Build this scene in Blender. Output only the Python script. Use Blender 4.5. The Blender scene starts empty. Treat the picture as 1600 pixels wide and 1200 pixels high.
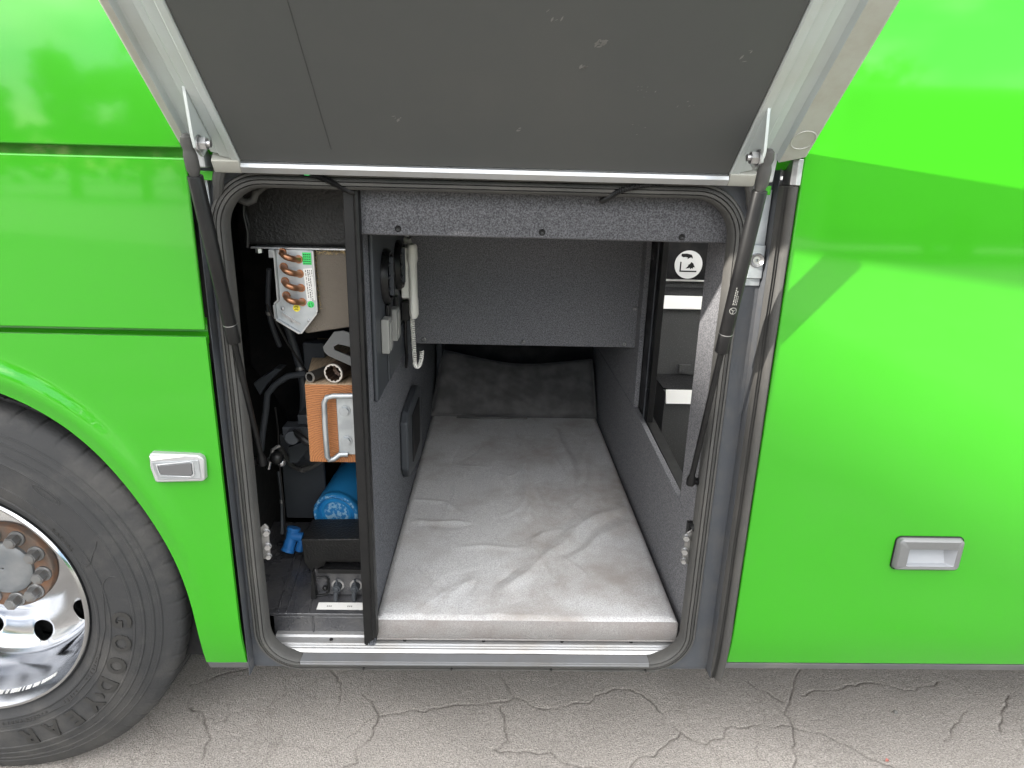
import bpy, bmesh, math, random
from mathutils import Vector, Matrix, noise
from math import sin, cos, pi, radians
random.seed(7)
SC = bpy.context.scene
COL = SC.collection
S, G0 = 0.81, 0.175            # survey units -> metres; survey height of the ground

def W(x, y, z): return Vector((x*S, y*S, (z+G0)*S))

# ------------------------------------------------------------------ camera
cam_d = bpy.data.cameras.new('camera'); cam = bpy.data.objects.new('camera', cam_d); COL.objects.link(cam)
p, yw, rl = radians(17.4), radians(1.606), radians(1.533)
F = Vector((sin(yw)*cos(p), cos(yw)*cos(p), -sin(p)))
R0 = Vector((cos(yw), -sin(yw), 0)); U0 = R0.cross(F)
RX = cos(rl)*R0 + sin(rl)*U0; UP = -sin(rl)*R0 + cos(rl)*U0
M = Matrix((RX, UP, -F)).transposed().to_4x4(); M.translation = W(0, -1.714, 1.74)
cam.matrix_world = M
cam_d.sensor_width = 36; cam_d.lens = 1033/1600*36; cam_d.clip_start = 0.02; cam_d.clip_end = 2000
SC.camera = cam

# ------------------------------------------------------------------ sky and sun
SUN = Vector((2.3, 1.0, -1.20)).normalized()       # direction the light travels
EL = math.asin(-SUN.z); AZ = math.atan2(-SUN.x, -SUN.y)
wd = bpy.data.worlds.new('World'); SC.world = wd; wd.use_nodes = True
nt = wd.node_tree; nt.nodes.clear()
N = nt.nodes.new; Lk = nt.links.new
out = N('ShaderNodeOutputWorld'); bg = N('ShaderNodeBackground'); sky = N('ShaderNodeTexSky')
sky.sky_type = 'NISHITA'; sky.sun_disc = False; sky.sun_elevation = EL; sky.sun_rotation = AZ
sky.air_density = 1.0; sky.dust_density = 0.6; sky.ozone_density = 1.0
tc = N('ShaderNodeTexCoord'); mp = N('ShaderNodeMapping'); mp.inputs['Scale'].default_value = (1.6, 1.6, 4.2)
mp.inputs['Location'].default_value = (0.3, 1.1, 0.0)
nz = N('ShaderNodeTexNoise'); nz.inputs['Scale'].default_value = 1.7; nz.inputs['Detail'].default_value = 8; nz.inputs['Roughness'].default_value = 0.55
rp = N('ShaderNodeValToRGB'); rp.color_ramp.elements[0].position = 0.39; rp.color_ramp.elements[1].position = 0.50
sx = N('ShaderNodeSeparateXYZ'); ad = N('ShaderNodeMath'); ad.operation = 'ADD'
mr = N('ShaderNodeMapRange'); mr.inputs[1].default_value = 0.05; mr.inputs[2].default_value = 0.55; mr.inputs[3].default_value = -0.11; mr.inputs[4].default_value = 0.05   # thicker cloud overhead than near the horizon
mx = N('ShaderNodeMix'); mx.data_type = 'RGBA'
n2 = N('ShaderNodeTexNoise'); n2.inputs['Scale'].default_value = 2.6; n2.inputs['Detail'].default_value = 6   # grey bases, bright tops
cr = N('ShaderNodeValToRGB'); cr.color_ramp.elements[0].position = 0.36; cr.color_ramp.elements[0].color = (0.30, 0.31, 0.33, 1); cr.color_ramp.elements[1].position = 0.62; cr.color_ramp.elements[1].color = (1, 0.985, 0.96, 1)
vm = N('ShaderNodeVectorMath'); vm.operation = 'SCALE'; vm.inputs['Scale'].default_value = 20.0
Lk(mp.outputs['Vector'], n2.inputs['Vector']); Lk(n2.outputs['Fac'], cr.inputs['Fac']); Lk(cr.outputs['Color'], vm.inputs[0]); Lk(vm.outputs['Vector'], mx.inputs['B'])
Lk(tc.outputs['Generated'], mp.inputs['Vector']); Lk(mp.outputs['Vector'], nz.inputs['Vector']); Lk(tc.outputs['Generated'], sx.inputs[0]); Lk(sx.outputs['Z'], mr.inputs[0]); Lk(nz.outputs['Fac'], ad.inputs[0]); Lk(mr.outputs[0], ad.inputs[1]); Lk(ad.outputs[0], rp.inputs['Fac'])
Lk(rp.outputs['Color'], mx.inputs['Factor']); Lk(sky.outputs['Color'], mx.inputs['A']); Lk(mx.outputs['Result'], bg.inputs['Color'])
bg.inputs['Strength'].default_value = 0.15
Lk(bg.outputs['Background'], out.inputs['Surface'])
sl = bpy.data.lights.new('sun', 'SUN'); sl.energy = 5.0; sl.angle = radians(0.7); sl.color = (1.0, 0.95, 0.87)
so = bpy.data.objects.new('sun', sl); COL.objects.link(so)
so.rotation_euler = SUN.to_track_quat('-Z', 'Y').to_euler(); so.location = (-20, -10, 20)
vs = SC.view_settings
vs.view_transform = 'Standard'; vs.look = 'None'; vs.exposure = 1.55; vs.gamma = 1; vs.use_curve_mapping = False
SC.cycles.max_bounces = 10; SC.cycles.diffuse_bounces = 5; SC.cycles.glossy_bounces = 5
SC.cycles.use_denoising = True

# ------------------------------------------------------------------ materials
def pm(name, col, rough=0.5, metal=0.0, col2=None, ns=60, nd=3, lo=0.4, hi=0.6, bump=0.0, bs=250, bd=2, coat=0.0,
       dust=None, dust_amt=0.0, dust_s=4.0, rvar=0.0, sheen=0.0, spec=0.22, stretch=None, coat_rough=0.03):
    m = bpy.data.materials.new(name); m.use_nodes = True
    t = m.node_tree; b = t.nodes['Principled BSDF']; n = t.nodes.new; l = t.links.new
    b.inputs['Base Color'].default_value = (*col, 1); b.inputs['Roughness'].default_value = rough
    b.inputs['Metallic'].default_value = metal; b.inputs['Coat Weight'].default_value = coat
    b.inputs['Coat Roughness'].default_value = coat_rough
    b.inputs['Sheen Weight'].default_value = sheen; b.inputs['Specular IOR Level'].default_value = spec
    co = n('ShaderNodeTexCoord').outputs['Object']
    if stretch:
        mpn = n('ShaderNodeMapping'); mpn.inputs['Scale'].default_value = stretch; l(co, mpn.inputs['Vector']); co = mpn.outputs['Vector']
    cur = None
    if col2:
        a = n('ShaderNodeTexNoise'); a.inputs['Scale'].default_value = ns; a.inputs['Detail'].default_value = nd; l(co, a.inputs['Vector'])
        r = n('ShaderNodeMapRange'); r.inputs[1].default_value = lo; r.inputs[2].default_value = hi; l(a.outputs['Fac'], r.inputs[0])
        x = n('ShaderNodeMix'); x.data_type = 'RGBA'; x.inputs['A'].default_value = (*col, 1); x.inputs['B'].default_value = (*col2, 1)
        l(r.outputs[0], x.inputs['Factor']); cur = x.outputs['Result']
    if dust:
        a = n('ShaderNodeTexNoise'); a.inputs['Scale'].default_value = dust_s; a.inputs['Detail'].default_value = 7; a.inputs['Roughness'].default_value = 0.65; l(co, a.inputs['Vector'])
        r = n('ShaderNodeMapRange'); r.inputs[1].default_value = 0.45; r.inputs[2].default_value = 0.75; r.inputs[4].default_value = dust_amt; l(a.outputs['Fac'], r.inputs[0])
        x = n('ShaderNodeMix'); x.data_type = 'RGBA'; x.inputs['B'].default_value = (*dust, 1)
        if cur: l(cur, x.inputs['A'])
        else: x.inputs['A'].default_value = (*col, 1)
        l(r.outputs[0], x.inputs['Factor']); cur = x.outputs['Result']
    if cur: l(cur, b.inputs['Base Color'])
    if rvar:
        a = n('ShaderNodeTexNoise'); a.inputs['Scale'].default_value = 9; a.inputs['Detail'].default_value = 6; l(co, a.inputs['Vector'])
        r = n('ShaderNodeMapRange'); r.inputs[1].default_value = 0.3; r.inputs[2].default_value = 0.7
        r.inputs[3].default_value = max(0.02, rough-rvar); r.inputs[4].default_value = min(1, rough+rvar); l(a.outputs['Fac'], r.inputs[0]); l(r.outputs[0], b.inputs['Roughness'])
    if bump:
        a = n('ShaderNodeTexNoise'); a.inputs['Scale'].default_value = bs; a.inputs['Detail'].default_value = bd; l(co, a.inputs['Vector'])
        u = n('ShaderNodeBump'); u.inputs['Strength'].default_value = bump; u.inputs['Distance'].default_value = 0.004
        l(a.outputs['Fac'], u.inputs['Height']); l(u.outputs['Normal'], b.inputs['Normal'])
    return m

GREEN = pm('green_paint', (0.023, 0.235, 0.004), 0.38, 0.0, (0.027, 0.255, 0.006), 900, 2, 0.35, 0.65, coat=0.85, spec=0.1, bump=0.02, bs=4, bd=1, coat_rough=0.05)
FRAME = pm('frame_grey_paint', (0.058, 0.062, 0.070), 0.45, bump=0.1, bs=120, dust=(0.10, 0.095, 0.088), dust_amt=0.5, dust_s=14)
TRIM = pm('skirt_grey', (0.085, 0.085, 0.09), 0.5, dust=(0.2, 0.19, 0.17), dust_amt=0.4)
RUBBER = pm('rubber_seal', (0.055, 0.054, 0.052), 0.55, bump=0.15, bs=90, dust=(0.10, 0.094, 0.085), dust_amt=0.45, dust_s=7, rvar=0.1)
RUBBER2 = pm('rubber_profile', (0.055, 0.054, 0.052), 0.5, bump=0.2, bs=60, dust=(0.11, 0.10, 0.09), dust_amt=0.45, dust_s=7, rvar=0.1)
BLACK = pm('black_plastic', (0.007, 0.007, 0.0075), 0.40, dust=(0.024, 0.023, 0.021), dust_amt=0.35, dust_s=10, rvar=0.15)
MATTE = pm('matte_black_paint', (0.008, 0.008, 0.009), 0.65, bump=0.3, bs=50, dust=(0.05, 0.045, 0.04), dust_amt=0.5, dust_s=9)
BITUMEN = pm('bitumen_coating', (0.036, 0.036, 0.040), 0.30, spec=0.8, bump=0.55, bs=110, bd=3, dust=(0.10, 0.095, 0.09), dust_amt=0.5, dust_s=16, rvar=0.15)
LEATHER = pm('textured_housing', (0.017, 0.0165, 0.016), 0.42, bump=0.6, bs=170, bd=2, dust=(0.06, 0.055, 0.05), dust_amt=0.3)
CARPET = pm('grey_carpet', (0.036, 0.036, 0.039), 0.95, 0, (0.118, 0.118, 0.126), 320, 4, 0.34, 0.74, bump=0.2, bs=300, bd=3, sheen=0.04, spec=0.05)
CARPETD = pm('dark_carpet', (0.030, 0.032, 0.037), 0.95, 0, (0.140, 0.143, 0.160), 290, 4, 0.38, 0.66, bump=0.2, bs=300, bd=3, sheen=0.03, spec=0.05)
CARPETB = pm('lifted_grey_carpet', (0.078, 0.078, 0.084), 0.95, 0, (0.215, 0.215, 0.228), 300, 4, 0.36, 0.70, bump=0.2, bs=300, bd=3, sheen=0.04, spec=0.05)  # paler copy of the grey carpet, brightness painted in for dim walls
DPLAST = pm('dark_grey_plastic', (0.04, 0.044, 0.05), 0.42, bump=0.12, bs=300, dust=(0.1, 0.1, 0.1), dust_amt=0.2)
GPLAST = pm('grey_plastic', (0.20, 0.20, 0.19), 0.45)
WPLAST = pm('white_plastic', (0.62, 0.61, 0.57), 0.35)
ALU = pm('aluminium', (0.44, 0.45, 0.46), 0.36, 0.85, bump=0.05, bs=30, dust=(0.42, 0.40, 0.36), dust_amt=0.5, dust_s=12, rvar=0.1)
SILL = pm('dusty_sill', (0.36, 0.36, 0.365), 0.42, 0.6, bump=0.1, bs=60, dust=(0.30, 0.28, 0.255), dust_amt=0.85, dust_s=10, rvar=0.1)
DOORF = pm('door_frame_paint', (0.42, 0.455, 0.45), 0.42, 0.25, dust=(0.34, 0.325, 0.28), dust_amt=0.4, dust_s=7, rvar=0.08)
LIP = pm('door_lip', (0.355, 0.355, 0.325), 0.45, 0.2, dust=(0.22, 0.18, 0.13), dust_amt=0.5, dust_s=8)
DPANEL = pm('door_panel_grey', (0.066, 0.068, 0.067), 0.6, bump=0.05, bs=20, dust=(0.08, 0.079, 0.075), dust_amt=0.5, dust_s=3, rvar=0.06)
SCUFF = pm('scuff', (0.15, 0.147, 0.14), 0.8)
SEAM = pm('panel_seam', (0.045, 0.045, 0.045), 0.7)
STEEL = pm('zinc_steel', (0.30, 0.30, 0.30), 0.32, 0.9, (0.46, 0.46, 0.47), 25, 4, bump=0.05, bs=60)
GALV = pm('galvanised_steel', (0.30, 0.32, 0.335), 0.42, 0.7, (0.42, 0.44, 0.455), 18, 5, 0.4, 0.6)
LIPM = pm('worn_sill_lip', (0.20, 0.205, 0.215), 0.45, 0.5, dust=(0.17, 0.16, 0.15), dust_amt=0.7, dust_s=9)
BOUNCE = pm('pale_bounce_lining', (0.80, 0.80, 0.78), 0.6)  # pale reflector surface added to carry daylight into stairwell and bunk
STRK = pm('striker_steel', (0.16, 0.16, 0.155), 0.4, 0.6, (0.26, 0.25, 0.24), 40, 4)
COPPER = pm('copper', (0.40, 0.20, 0.11), 0.38, 0.85, (0.22, 0.10, 0.06), 30, 4, 0.45, 0.7)
CHROME = pm('polished_rim', (0.42, 0.43, 0.45), 0.16, 1.0, bump=0.02, bs=12, dust=(0.40, 0.385, 0.36), dust_amt=0.35, dust_s=9, rvar=0.06)
HUBM = pm('cast_hub', (0.15, 0.16, 0.17), 0.5, 0.35, (0.22, 0.22, 0.22), 14, 6, 0.4, 0.65, bump=0.2, bs=60)
RUST = pm('rusty_flange', (0.17, 0.090, 0.055), 0.85, 0.0, (0.11, 0.085, 0.07), 16, 6, 0.38, 0.55, bump=0.5, bs=90)
NUT = pm('wheel_nut_steel', (0.20, 0.20, 0.20), 0.4, 0.6, (0.15, 0.12, 0.10), 30, 4, 0.5, 0.7, bump=0.2, bs=80)
TYRE = pm('tyre_rubber', (0.031, 0.031, 0.032), 0.72, bump=0.25, bs=160, bd=3, dust=(0.085, 0.079, 0.073), dust_amt=0.7, dust_s=5)
TYREL = pm('tyre_lettering', (0.028, 0.027, 0.026), 0.6, dust=(0.07, 0.063, 0.055), dust_amt=0.5, dust_s=6)
BLUE = pm('blue_paint', (0.025, 0.25, 0.56), 0.38, dust=(0.03, 0.15, 0.34), dust_amt=0.5, dust_s=8, bump=0.05, bs=60)
BLUEW = pm('worn_blue_paint', (0.03, 0.22, 0.52), 0.45, 0, (0.30, 0.52, 0.70), 95, 5, 0.48, 0.56, bump=0.3, bs=95)
FOAM = pm('brown_foam', (0.115, 0.098, 0.08), 0.9, bump=0.5, bs=300, bd=3)
FIBRE = pm('torn_fibre', (0.30, 0.22, 0.11), 0.9, 0, (0.12, 0.09, 0.05), 120, 4)
LABELW = pm('white_label', (0.62, 0.61, 0.59), 0.45)
INK = pm('black_ink', (0.015, 0.015, 0.015), 0.6)
GSTICK = pm('green_sticker', (0.05, 0.50, 0.12), 0.5)
YSTICK = pm('yellow_sticker', (0.75, 0.62, 0.05), 0.5)
TREAD = pm('stair_covering', (0.010, 0.010, 0.011), 0.6, 0, (0.10, 0.10, 0.10), 260, 3, 0.60, 0.70, bump=1.0, bs=220)
RISER = pm('stair_riser', (0.085, 0.085, 0.085), 0.6, 0, (0.15, 0.15, 0.15), 240, 3, 0.55, 0.7, bump=0.2, bs=200)
EDGE = pm('white_step_edge', (0.90, 0.89, 0.86), 0.5)
SIGNW = pm('sign_white', (0.78, 0.78, 0.77), 0.5)
VELD = pm('dark_velour', (0.072, 0.069, 0.068), 0.75, 0, (0.115, 0.110, 0.108), 12, 6, 0.4, 0.65, bump=0.25, bs=300, sheen=0.12)
LENS = pm('lamp_lens', (0.36, 0.36, 0.365), 0.18, 0.3, coat=0.5)
LAMPG = pm('lamp_reflector', (0.13, 0.13, 0.135), 0.3, 0.4)
HANDLE = pm('handle_grey', (0.155, 0.157, 0.16), 0.36, 0.35, bump=0.1, bs=200)
HANDW = pm('handle_bowl', (0.25, 0.258, 0.275), 0.4)
WELLM = pm('wheel_well', (0.012, 0.012, 0.012), 0.85, bump=0.6, bs=40)
GLASS = pm('dark_glass', (0.01, 0.012, 0.014), 0.06)

def velour_grey():
    m = pm('grey_velour', (0.29, 0.287, 0.288), 0.85, 0, (0.53, 0.525, 0.527), 300, 4, 0.3, 0.7, bump=0.5, bs=420, sheen=0.08,
           dust=(0.25, 0.222, 0.20), dust_amt=0.95, dust_s=4.0)
    return m
VELG = velour_grey()
VELS = pm('soiled_velour', (0.165, 0.155, 0.15), 0.9, 0, (0.25, 0.238, 0.232), 380, 3, 0.3, 0.7, bump=0.5, bs=420, dust=(0.14, 0.112, 0.102), dust_amt=0.7, dust_s=7)

def wood_end():
    m = bpy.data.materials.new('timber_end_grain'); m.use_nodes = True
    t = m.node_tree; b = t.nodes['Principled BSDF']; n = t.nodes.new; l = t.links.new
    g = n('ShaderNodeTexCoord'); mp = n('ShaderNodeMapping'); mp.inputs['Location'].default_value = (-0.02, 0, 0.06); mp.inputs['Rotation'].default_value = (radians(90), 0, 0)
    w = n('ShaderNodeTexWave'); w.wave_type = 'RINGS'; w.rings_direction = 'Z'; w.inputs['Scale'].default_value = 55; w.inputs['Distortion'].default_value = 3.5; w.inputs['Detail'].default_value = 3; w.inputs['Detail Scale'].default_value = 2.0
    l(g.outputs['Object'], mp.inputs['Vector']); l(mp.outputs['Vector'], w.inputs['Vector'])
    r = n('ShaderNodeValToRGB'); r.color_ramp.elements[0].color = (0.33, 0.125, 0.036, 1); r.color_ramp.elements[1].color = (0.20, 0.07, 0.02, 1)
    l(w.outputs['Fac'], r.inputs['Fac']); l(r.outputs['Color'], b.inputs['Base Color']); b.inputs['Roughness'].default_value = 0.6
    u = n('ShaderNodeBump'); u.inputs['Strength'].default_value = 0.3; u.inputs['Distance'].default_value = 0.002; l(w.outputs['Fac'], u.inputs['Height']); l(u.outputs['Normal'], b.inputs['Normal'])
    return m
WOODE = wood_end()
WOODT = pm('weathered_timber', (0.48, 0.36, 0.24), 0.7, 0, (0.30, 0.22, 0.15), 40, 5, 0.35, 0.65, bump=0.3, bs=60, stretch=(6, 0.6, 6))

def asphalt():
    m = bpy.data.materials.new('asphalt'); m.use_nodes = True
    t = m.node_tree; b = t.nodes['Principled BSDF']; n = t.nodes.new; l = t.links.new
    co = n('ShaderNodeTexCoord').outputs['Object']
    v = n('ShaderNodeTexVoronoi'); v.inputs['Scale'].default_value = 300; l(co, v.inputs['Vector'])
    a = n('ShaderNodeTexNoise'); a.inputs['Scale'].default_value = 200; a.inputs['Detail'].default_value = 4; a.inputs['Roughness'].default_value = 0.7; l(co, a.inputs['Vector'])
    big = n('ShaderNodeTexNoise'); big.inputs['Scale'].default_value = 2.2; big.inputs['Detail'].default_value = 6; l(co, big.inputs['Vector'])
    r = n('ShaderNodeValToRGB'); e = r.color_ramp.elements
    e[0].position = 0.30; e[0].color = (0.13, 0.115, 0.102, 1); e[1].position = 0.68; e[1].color = (0.42, 0.385, 0.35, 1)
    mid = e.new(0.48); mid.color = (0.265, 0.242, 0.22, 1)
    l(a.outputs['Fac'], r.inputs['Fac'])
    x = n('ShaderNodeMix'); x.data_type = 'RGBA'; x.blend_type = 'MULTIPLY'; x.inputs['Factor'].default_value = 0.45
    bw = n('ShaderNodeMapRange'); bw.inputs[1].default_value = 0.3; bw.inputs[2].default_value = 0.7; bw.inputs[3].default_value = 0.6; bw.inputs[4].default_value = 1.25; l(big.outputs['Fac'], bw.inputs[0])
    l(r.outputs['Color'], x.inputs['A']); l(bw.outputs[0], x.inputs['B'])
    at = n('ShaderNodeAttribute'); at.attribute_name = 'crack'
    # hairline cracks between the open ones
    ds = n('ShaderNodeTexNoise'); ds.inputs['Scale'].default_value = 9; ds.inputs['Detail'].default_value = 5; l(co, ds.inputs['Vector'])
    dv = n('ShaderNodeVectorMath'); dv.operation = 'MULTIPLY_ADD'; dv.inputs[1].default_value = (0.16, 0.16, 0.16); l(ds.outputs['Color'], dv.inputs[0]); l(co, dv.inputs[2])
    he = n('ShaderNodeTexVoronoi'); he.feature = 'DISTANCE_TO_EDGE'; he.inputs['Scale'].default_value = 3.6; l(dv.outputs['Vector'], he.inputs['Vector'])
    hm = n('ShaderNodeMapRange'); hm.inputs[1].default_value = 0.004; hm.inputs[2].default_value = 0.014; hm.inputs[3].default_value = 1.0; hm.inputs[4].default_value = 0.0; l(he.outputs['Distance'], hm.inputs[0])
    hn = n('ShaderNodeMapRange'); hn.inputs[1].default_value = 0.42; hn.inputs[2].default_value = 0.62; hn.inputs[4].default_value = 0.42; l(big.outputs['Fac'], hn.inputs[0])
    hf = n('ShaderNodeMath'); hf.operation = 'MULTIPLY'; l(hm.outputs[0], hf.inputs[0]); l(hn.outputs[0], hf.inputs[1])
    hx_ = n('ShaderNodeMix'); hx_.data_type = 'RGBA'; hx_.inputs['B'].default_value = (0.09, 0.078, 0.07, 1); l(hf.outputs[0], hx_.inputs['Factor']); l(x.outputs['Result'], hx_.inputs['A']); x = hx_
    y = n('ShaderNodeMix'); y.data_type = 'RGBA'; y.inputs['B'].default_value = (0.10, 0.088, 0.078, 1)
    l(at.outputs['Fac'], y.inputs['Factor']); l(x.outputs['Result'], y.inputs['A']); l(y.outputs['Result'], b.inputs['Base Color'])
    b.inputs['Roughness'].default_value = 0.88
    ad = n('ShaderNodeMath'); ad.operation = 'ADD'; l(a.outputs['Fac'], ad.inputs[0]); l(v.outputs['Distance'], ad.inputs[1])
    u = n('ShaderNodeBump'); u.inputs['Strength'].default_value = 0.7; u.inputs['Distance'].default_value = 0.003; l(ad.outputs[0], u.inputs['Height']); l(u.outputs['Normal'], b.inputs['Normal'])
    return m
ASPH = asphalt()

# ------------------------------------------------------------------ mesh helpers (survey units)
def B(): return bmesh.new()
def box(bm, x0, x1, y0, y1, z0, z1, mi=0):
    vs = [bm.verts.new((x, y, z)) for x in (x0, x1) for y in (y0, y1) for z in (z0, z1)]
    for f in ((0,1,3,2), (4,6,7,5), (0,4,5,1), (2,3,7,6), (0,2,6,4), (1,5,7,3)):
        bm.faces.new([vs[i] for i in f]).material_index = mi
    return vs
def prism(bm, pts, axis, d0, d1, mi=0):
    """2-D outline extruded along an axis: 'y' -> pts are (x,z); 'x' -> (y,z); 'z' -> (x,y)"""
    def P(a, b, d): return {'y': (a, d, b), 'x': (d, a, b), 'z': (a, b, d)}[axis]
    A = [bm.verts.new(P(a, b, d0)) for a, b in pts]; C = [bm.verts.new(P(a, b, d1)) for a, b in pts]
    bm.faces.new(A).material_index = mi; bm.faces.new(C[::-1]).material_index = mi
    n = len(pts)
    for i in range(n): bm.faces.new((A[i], C[i], C[(i+1) % n], A[(i+1) % n])).material_index = mi
def cyl(bm, p0, p1, r0, r1=None, n=20, mi=0):
    tube(bm, [p0, p1], [r0, r0 if r1 is None else r1], n, mi)
def tube(bm, pts, r, n=12, mi=0, caps=True):
    pts = [Vector(q) for q in pts]
    rs = r if isinstance(r, (list, tuple)) else [r]*len(pts)
    t = (pts[1]-pts[0]).normalized(); up = Vector((0, 0, 1)) if abs(t.z) < 0.9 else Vector((1, 0, 0))
    a = t.cross(up).normalized(); rings = []
    for i, q in enumerate(pts):
        tt = (pts[min(i+1, len(pts)-1)] - pts[max(i-1, 0)])
        tt = tt.normalized() if tt.length > 1e-9 else t
        a = (a - tt*a.dot(tt)).normalized(); b = tt.cross(a)
        rings.append([bm.verts.new(q + rs[i]*(cos(2*pi*k/n)*a + sin(2*pi*k/n)*b)) for k in range(n)])
    for i in range(len(rings)-1):
        for k in range(n):
            bm.faces.new((rings[i][k], rings[i][(k+1) % n], rings[i+1][(k+1) % n], rings[i+1][k])).material_index = mi
    if caps:
        bm.faces.new(rings[0][::-1]).material_index = mi; bm.faces.new(rings[-1]).material_index = mi
def sphere(bm, c, r, n=14):
    bmesh.ops.create_uvsphere(bm, u_segments=n, v_segments=n//2+2, radius=r, matrix=Matrix.Translation(c))
def lathe_y(bm, prof, cx, cz, n=64, closed=False, y0=0, mi=0):
    """revolve (r, y) about the y axis through (cx, cz)"""
    rings = [[bm.verts.new((cx + r*cos(2*pi*k/n), y0+y, cz + r*sin(2*pi*k/n))) for k in range(n)] for r, y in prof]
    m = len(rings)
    for i in range(m if closed else m-1):
        a, c = rings[i], rings[(i+1) % m]
        for k in range(n): bm.faces.new((a[k], a[(k+1) % n], c[(k+1) % n], c[k])).material_index = mi
    return rings
def disc_y(bm, cx, cz, y, r, n=32):
    bm.faces.new([bm.verts.new((cx + r*cos(2*pi*k/n), y, cz + r*sin(2*pi*k/n))) for k in range(n)])
def rrect(x0, x1, z0, z1, r, n=10):
    pts = []
    for cx, cz, a0 in ((x1-r, z1-r, 0), (x0+r, z1-r, 90), (x0+r, z0+r, 180), (x1-r, z0+r, 270)):
        for k in range(n+1):
            a = radians(a0 + 90*k/n); pts.append((cx + r*cos(a), cz + r*sin(a)))
    return pts
def sweep_ring(bm, path, prof):
    """closed path in x-z, closed profile of (offset outwards, y)"""
    n = len(path); rings = []
    for i in range(n):
        p0, p1, p2 = path[i-1], path[i], path[(i+1) % n]
        tx, tz = p2[0]-p0[0], p2[1]-p0[1]; L = math.hypot(tx, tz); nx, nz = tz/L, -tx/L
        rings.append([bm.verts.new((p1[0]+o*nx, y, p1[1]+o*nz)) for o, y in prof])
    m = len(prof)
    for i in range(n):
        a, c = rings[i], rings[(i+1) % n]
        for k in range(m): bm.faces.new((a[k], a[(k+1) % m], c[(k+1) % m], c[k]))

BASE = {}
def obj(name, bm, mats, parent=None, smooth=32, bevel=0.0, seg=2, solid=0.0, label=None, cat=None, group=None, kind=None):
    bmesh.ops.recalc_face_normals(bm, faces=bm.faces)
    me = bpy.data.meshes.new(name)
    for v in bm.verts: v.co = W(*v.co)
    bm.to_mesh(me); bm.free()
    for m in (mats if isinstance(mats, (list, tuple)) else [mats]): me.materials.append(m)
    o = bpy.data.objects.new(name, me); COL.objects.link(o)
    if smooth:
        me.polygons.foreach_set('use_smooth', [True]*len(me.polygons)); me.set_sharp_from_angle(angle=radians(smooth))
    # origin at the base of the piece
    xs = [v.co for v in me.vertices]
    lo = Vector((min(v.x for v in xs), min(v.y for v in xs), min(v.z for v in xs))); hi = Vector((max(v.x for v in xs), max(v.y for v in xs), max(v.z for v in xs)))
    base = Vector(((lo.x+hi.x)/2, (lo.y+hi.y)/2, lo.z))
    me.transform(Matrix.Translation(-base)); BASE[o.name] = base
    if parent: o.parent = parent; o.location = base - BASE[parent.name]
    else: o.location = base
    if solid:
        k = o.modifiers.new('thickness', 'SOLIDIFY'); k.thickness = solid*S; k.offset = -1
    if bevel:
        k = o.modifiers.new('bevel', 'BEVEL'); k.width = bevel*S; k.segments = seg; k.limit_method = 'ANGLE'; k.angle_limit = radians(40); k.harden_normals = bool(smooth)
    tag(o, label, cat, group, kind)
    return o
def tag(o, label=None, cat=None, group=None, kind=None):
    for k, v in (('label', label), ('category', cat), ('group', group), ('kind', kind)):
        if v: o[k] = v
def dup(o, dx, dy, dz, rot=None, label=None):
    c = o.copy(); COL.objects.link(c); c.location = o.location + Vector((dx, dy, dz))*S; BASE[c.name] = BASE[o.name] + Vector((dx, dy, dz))*S
    if label: c['label'] = label
    return c
def empty(name, loc, label, cat, group=None):
    o = bpy.data.objects.new(name, None); COL.objects.link(o); o.location = W(*loc); BASE[o.name] = W(*loc); o.empty_display_size = 0.2
    tag(o, label, cat, group); return o
def text(name, body, size, mat_, fn, parent, extrude=0.002, font_w=0.0):
    """flat lettering: outline of the words, every vertex (u, v, w) placed by fn (survey units)"""
    cu = bpy.data.curves.new('lettering', 'FONT'); cu.body = body; cu.size = size; cu.extrude = extrude; cu.offset = font_w
    cu.align_x = 'CENTER'; cu.align_y = 'CENTER'; cu.resolution_u = 3
    t = bpy.data.objects.new('lettering', cu); COL.objects.link(t)
    dg = bpy.context.evaluated_depsgraph_get(); me = bpy.data.meshes.new_from_object(t.evaluated_get(dg))
    bm = B(); bm.from_mesh(me); bpy.data.objects.remove(t); bpy.data.curves.remove(cu); bpy.data.meshes.remove(me)
    for v in bm.verts: v.co = fn(*v.co)
    return obj(name, bm, mat_, parent, smooth=0)

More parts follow.
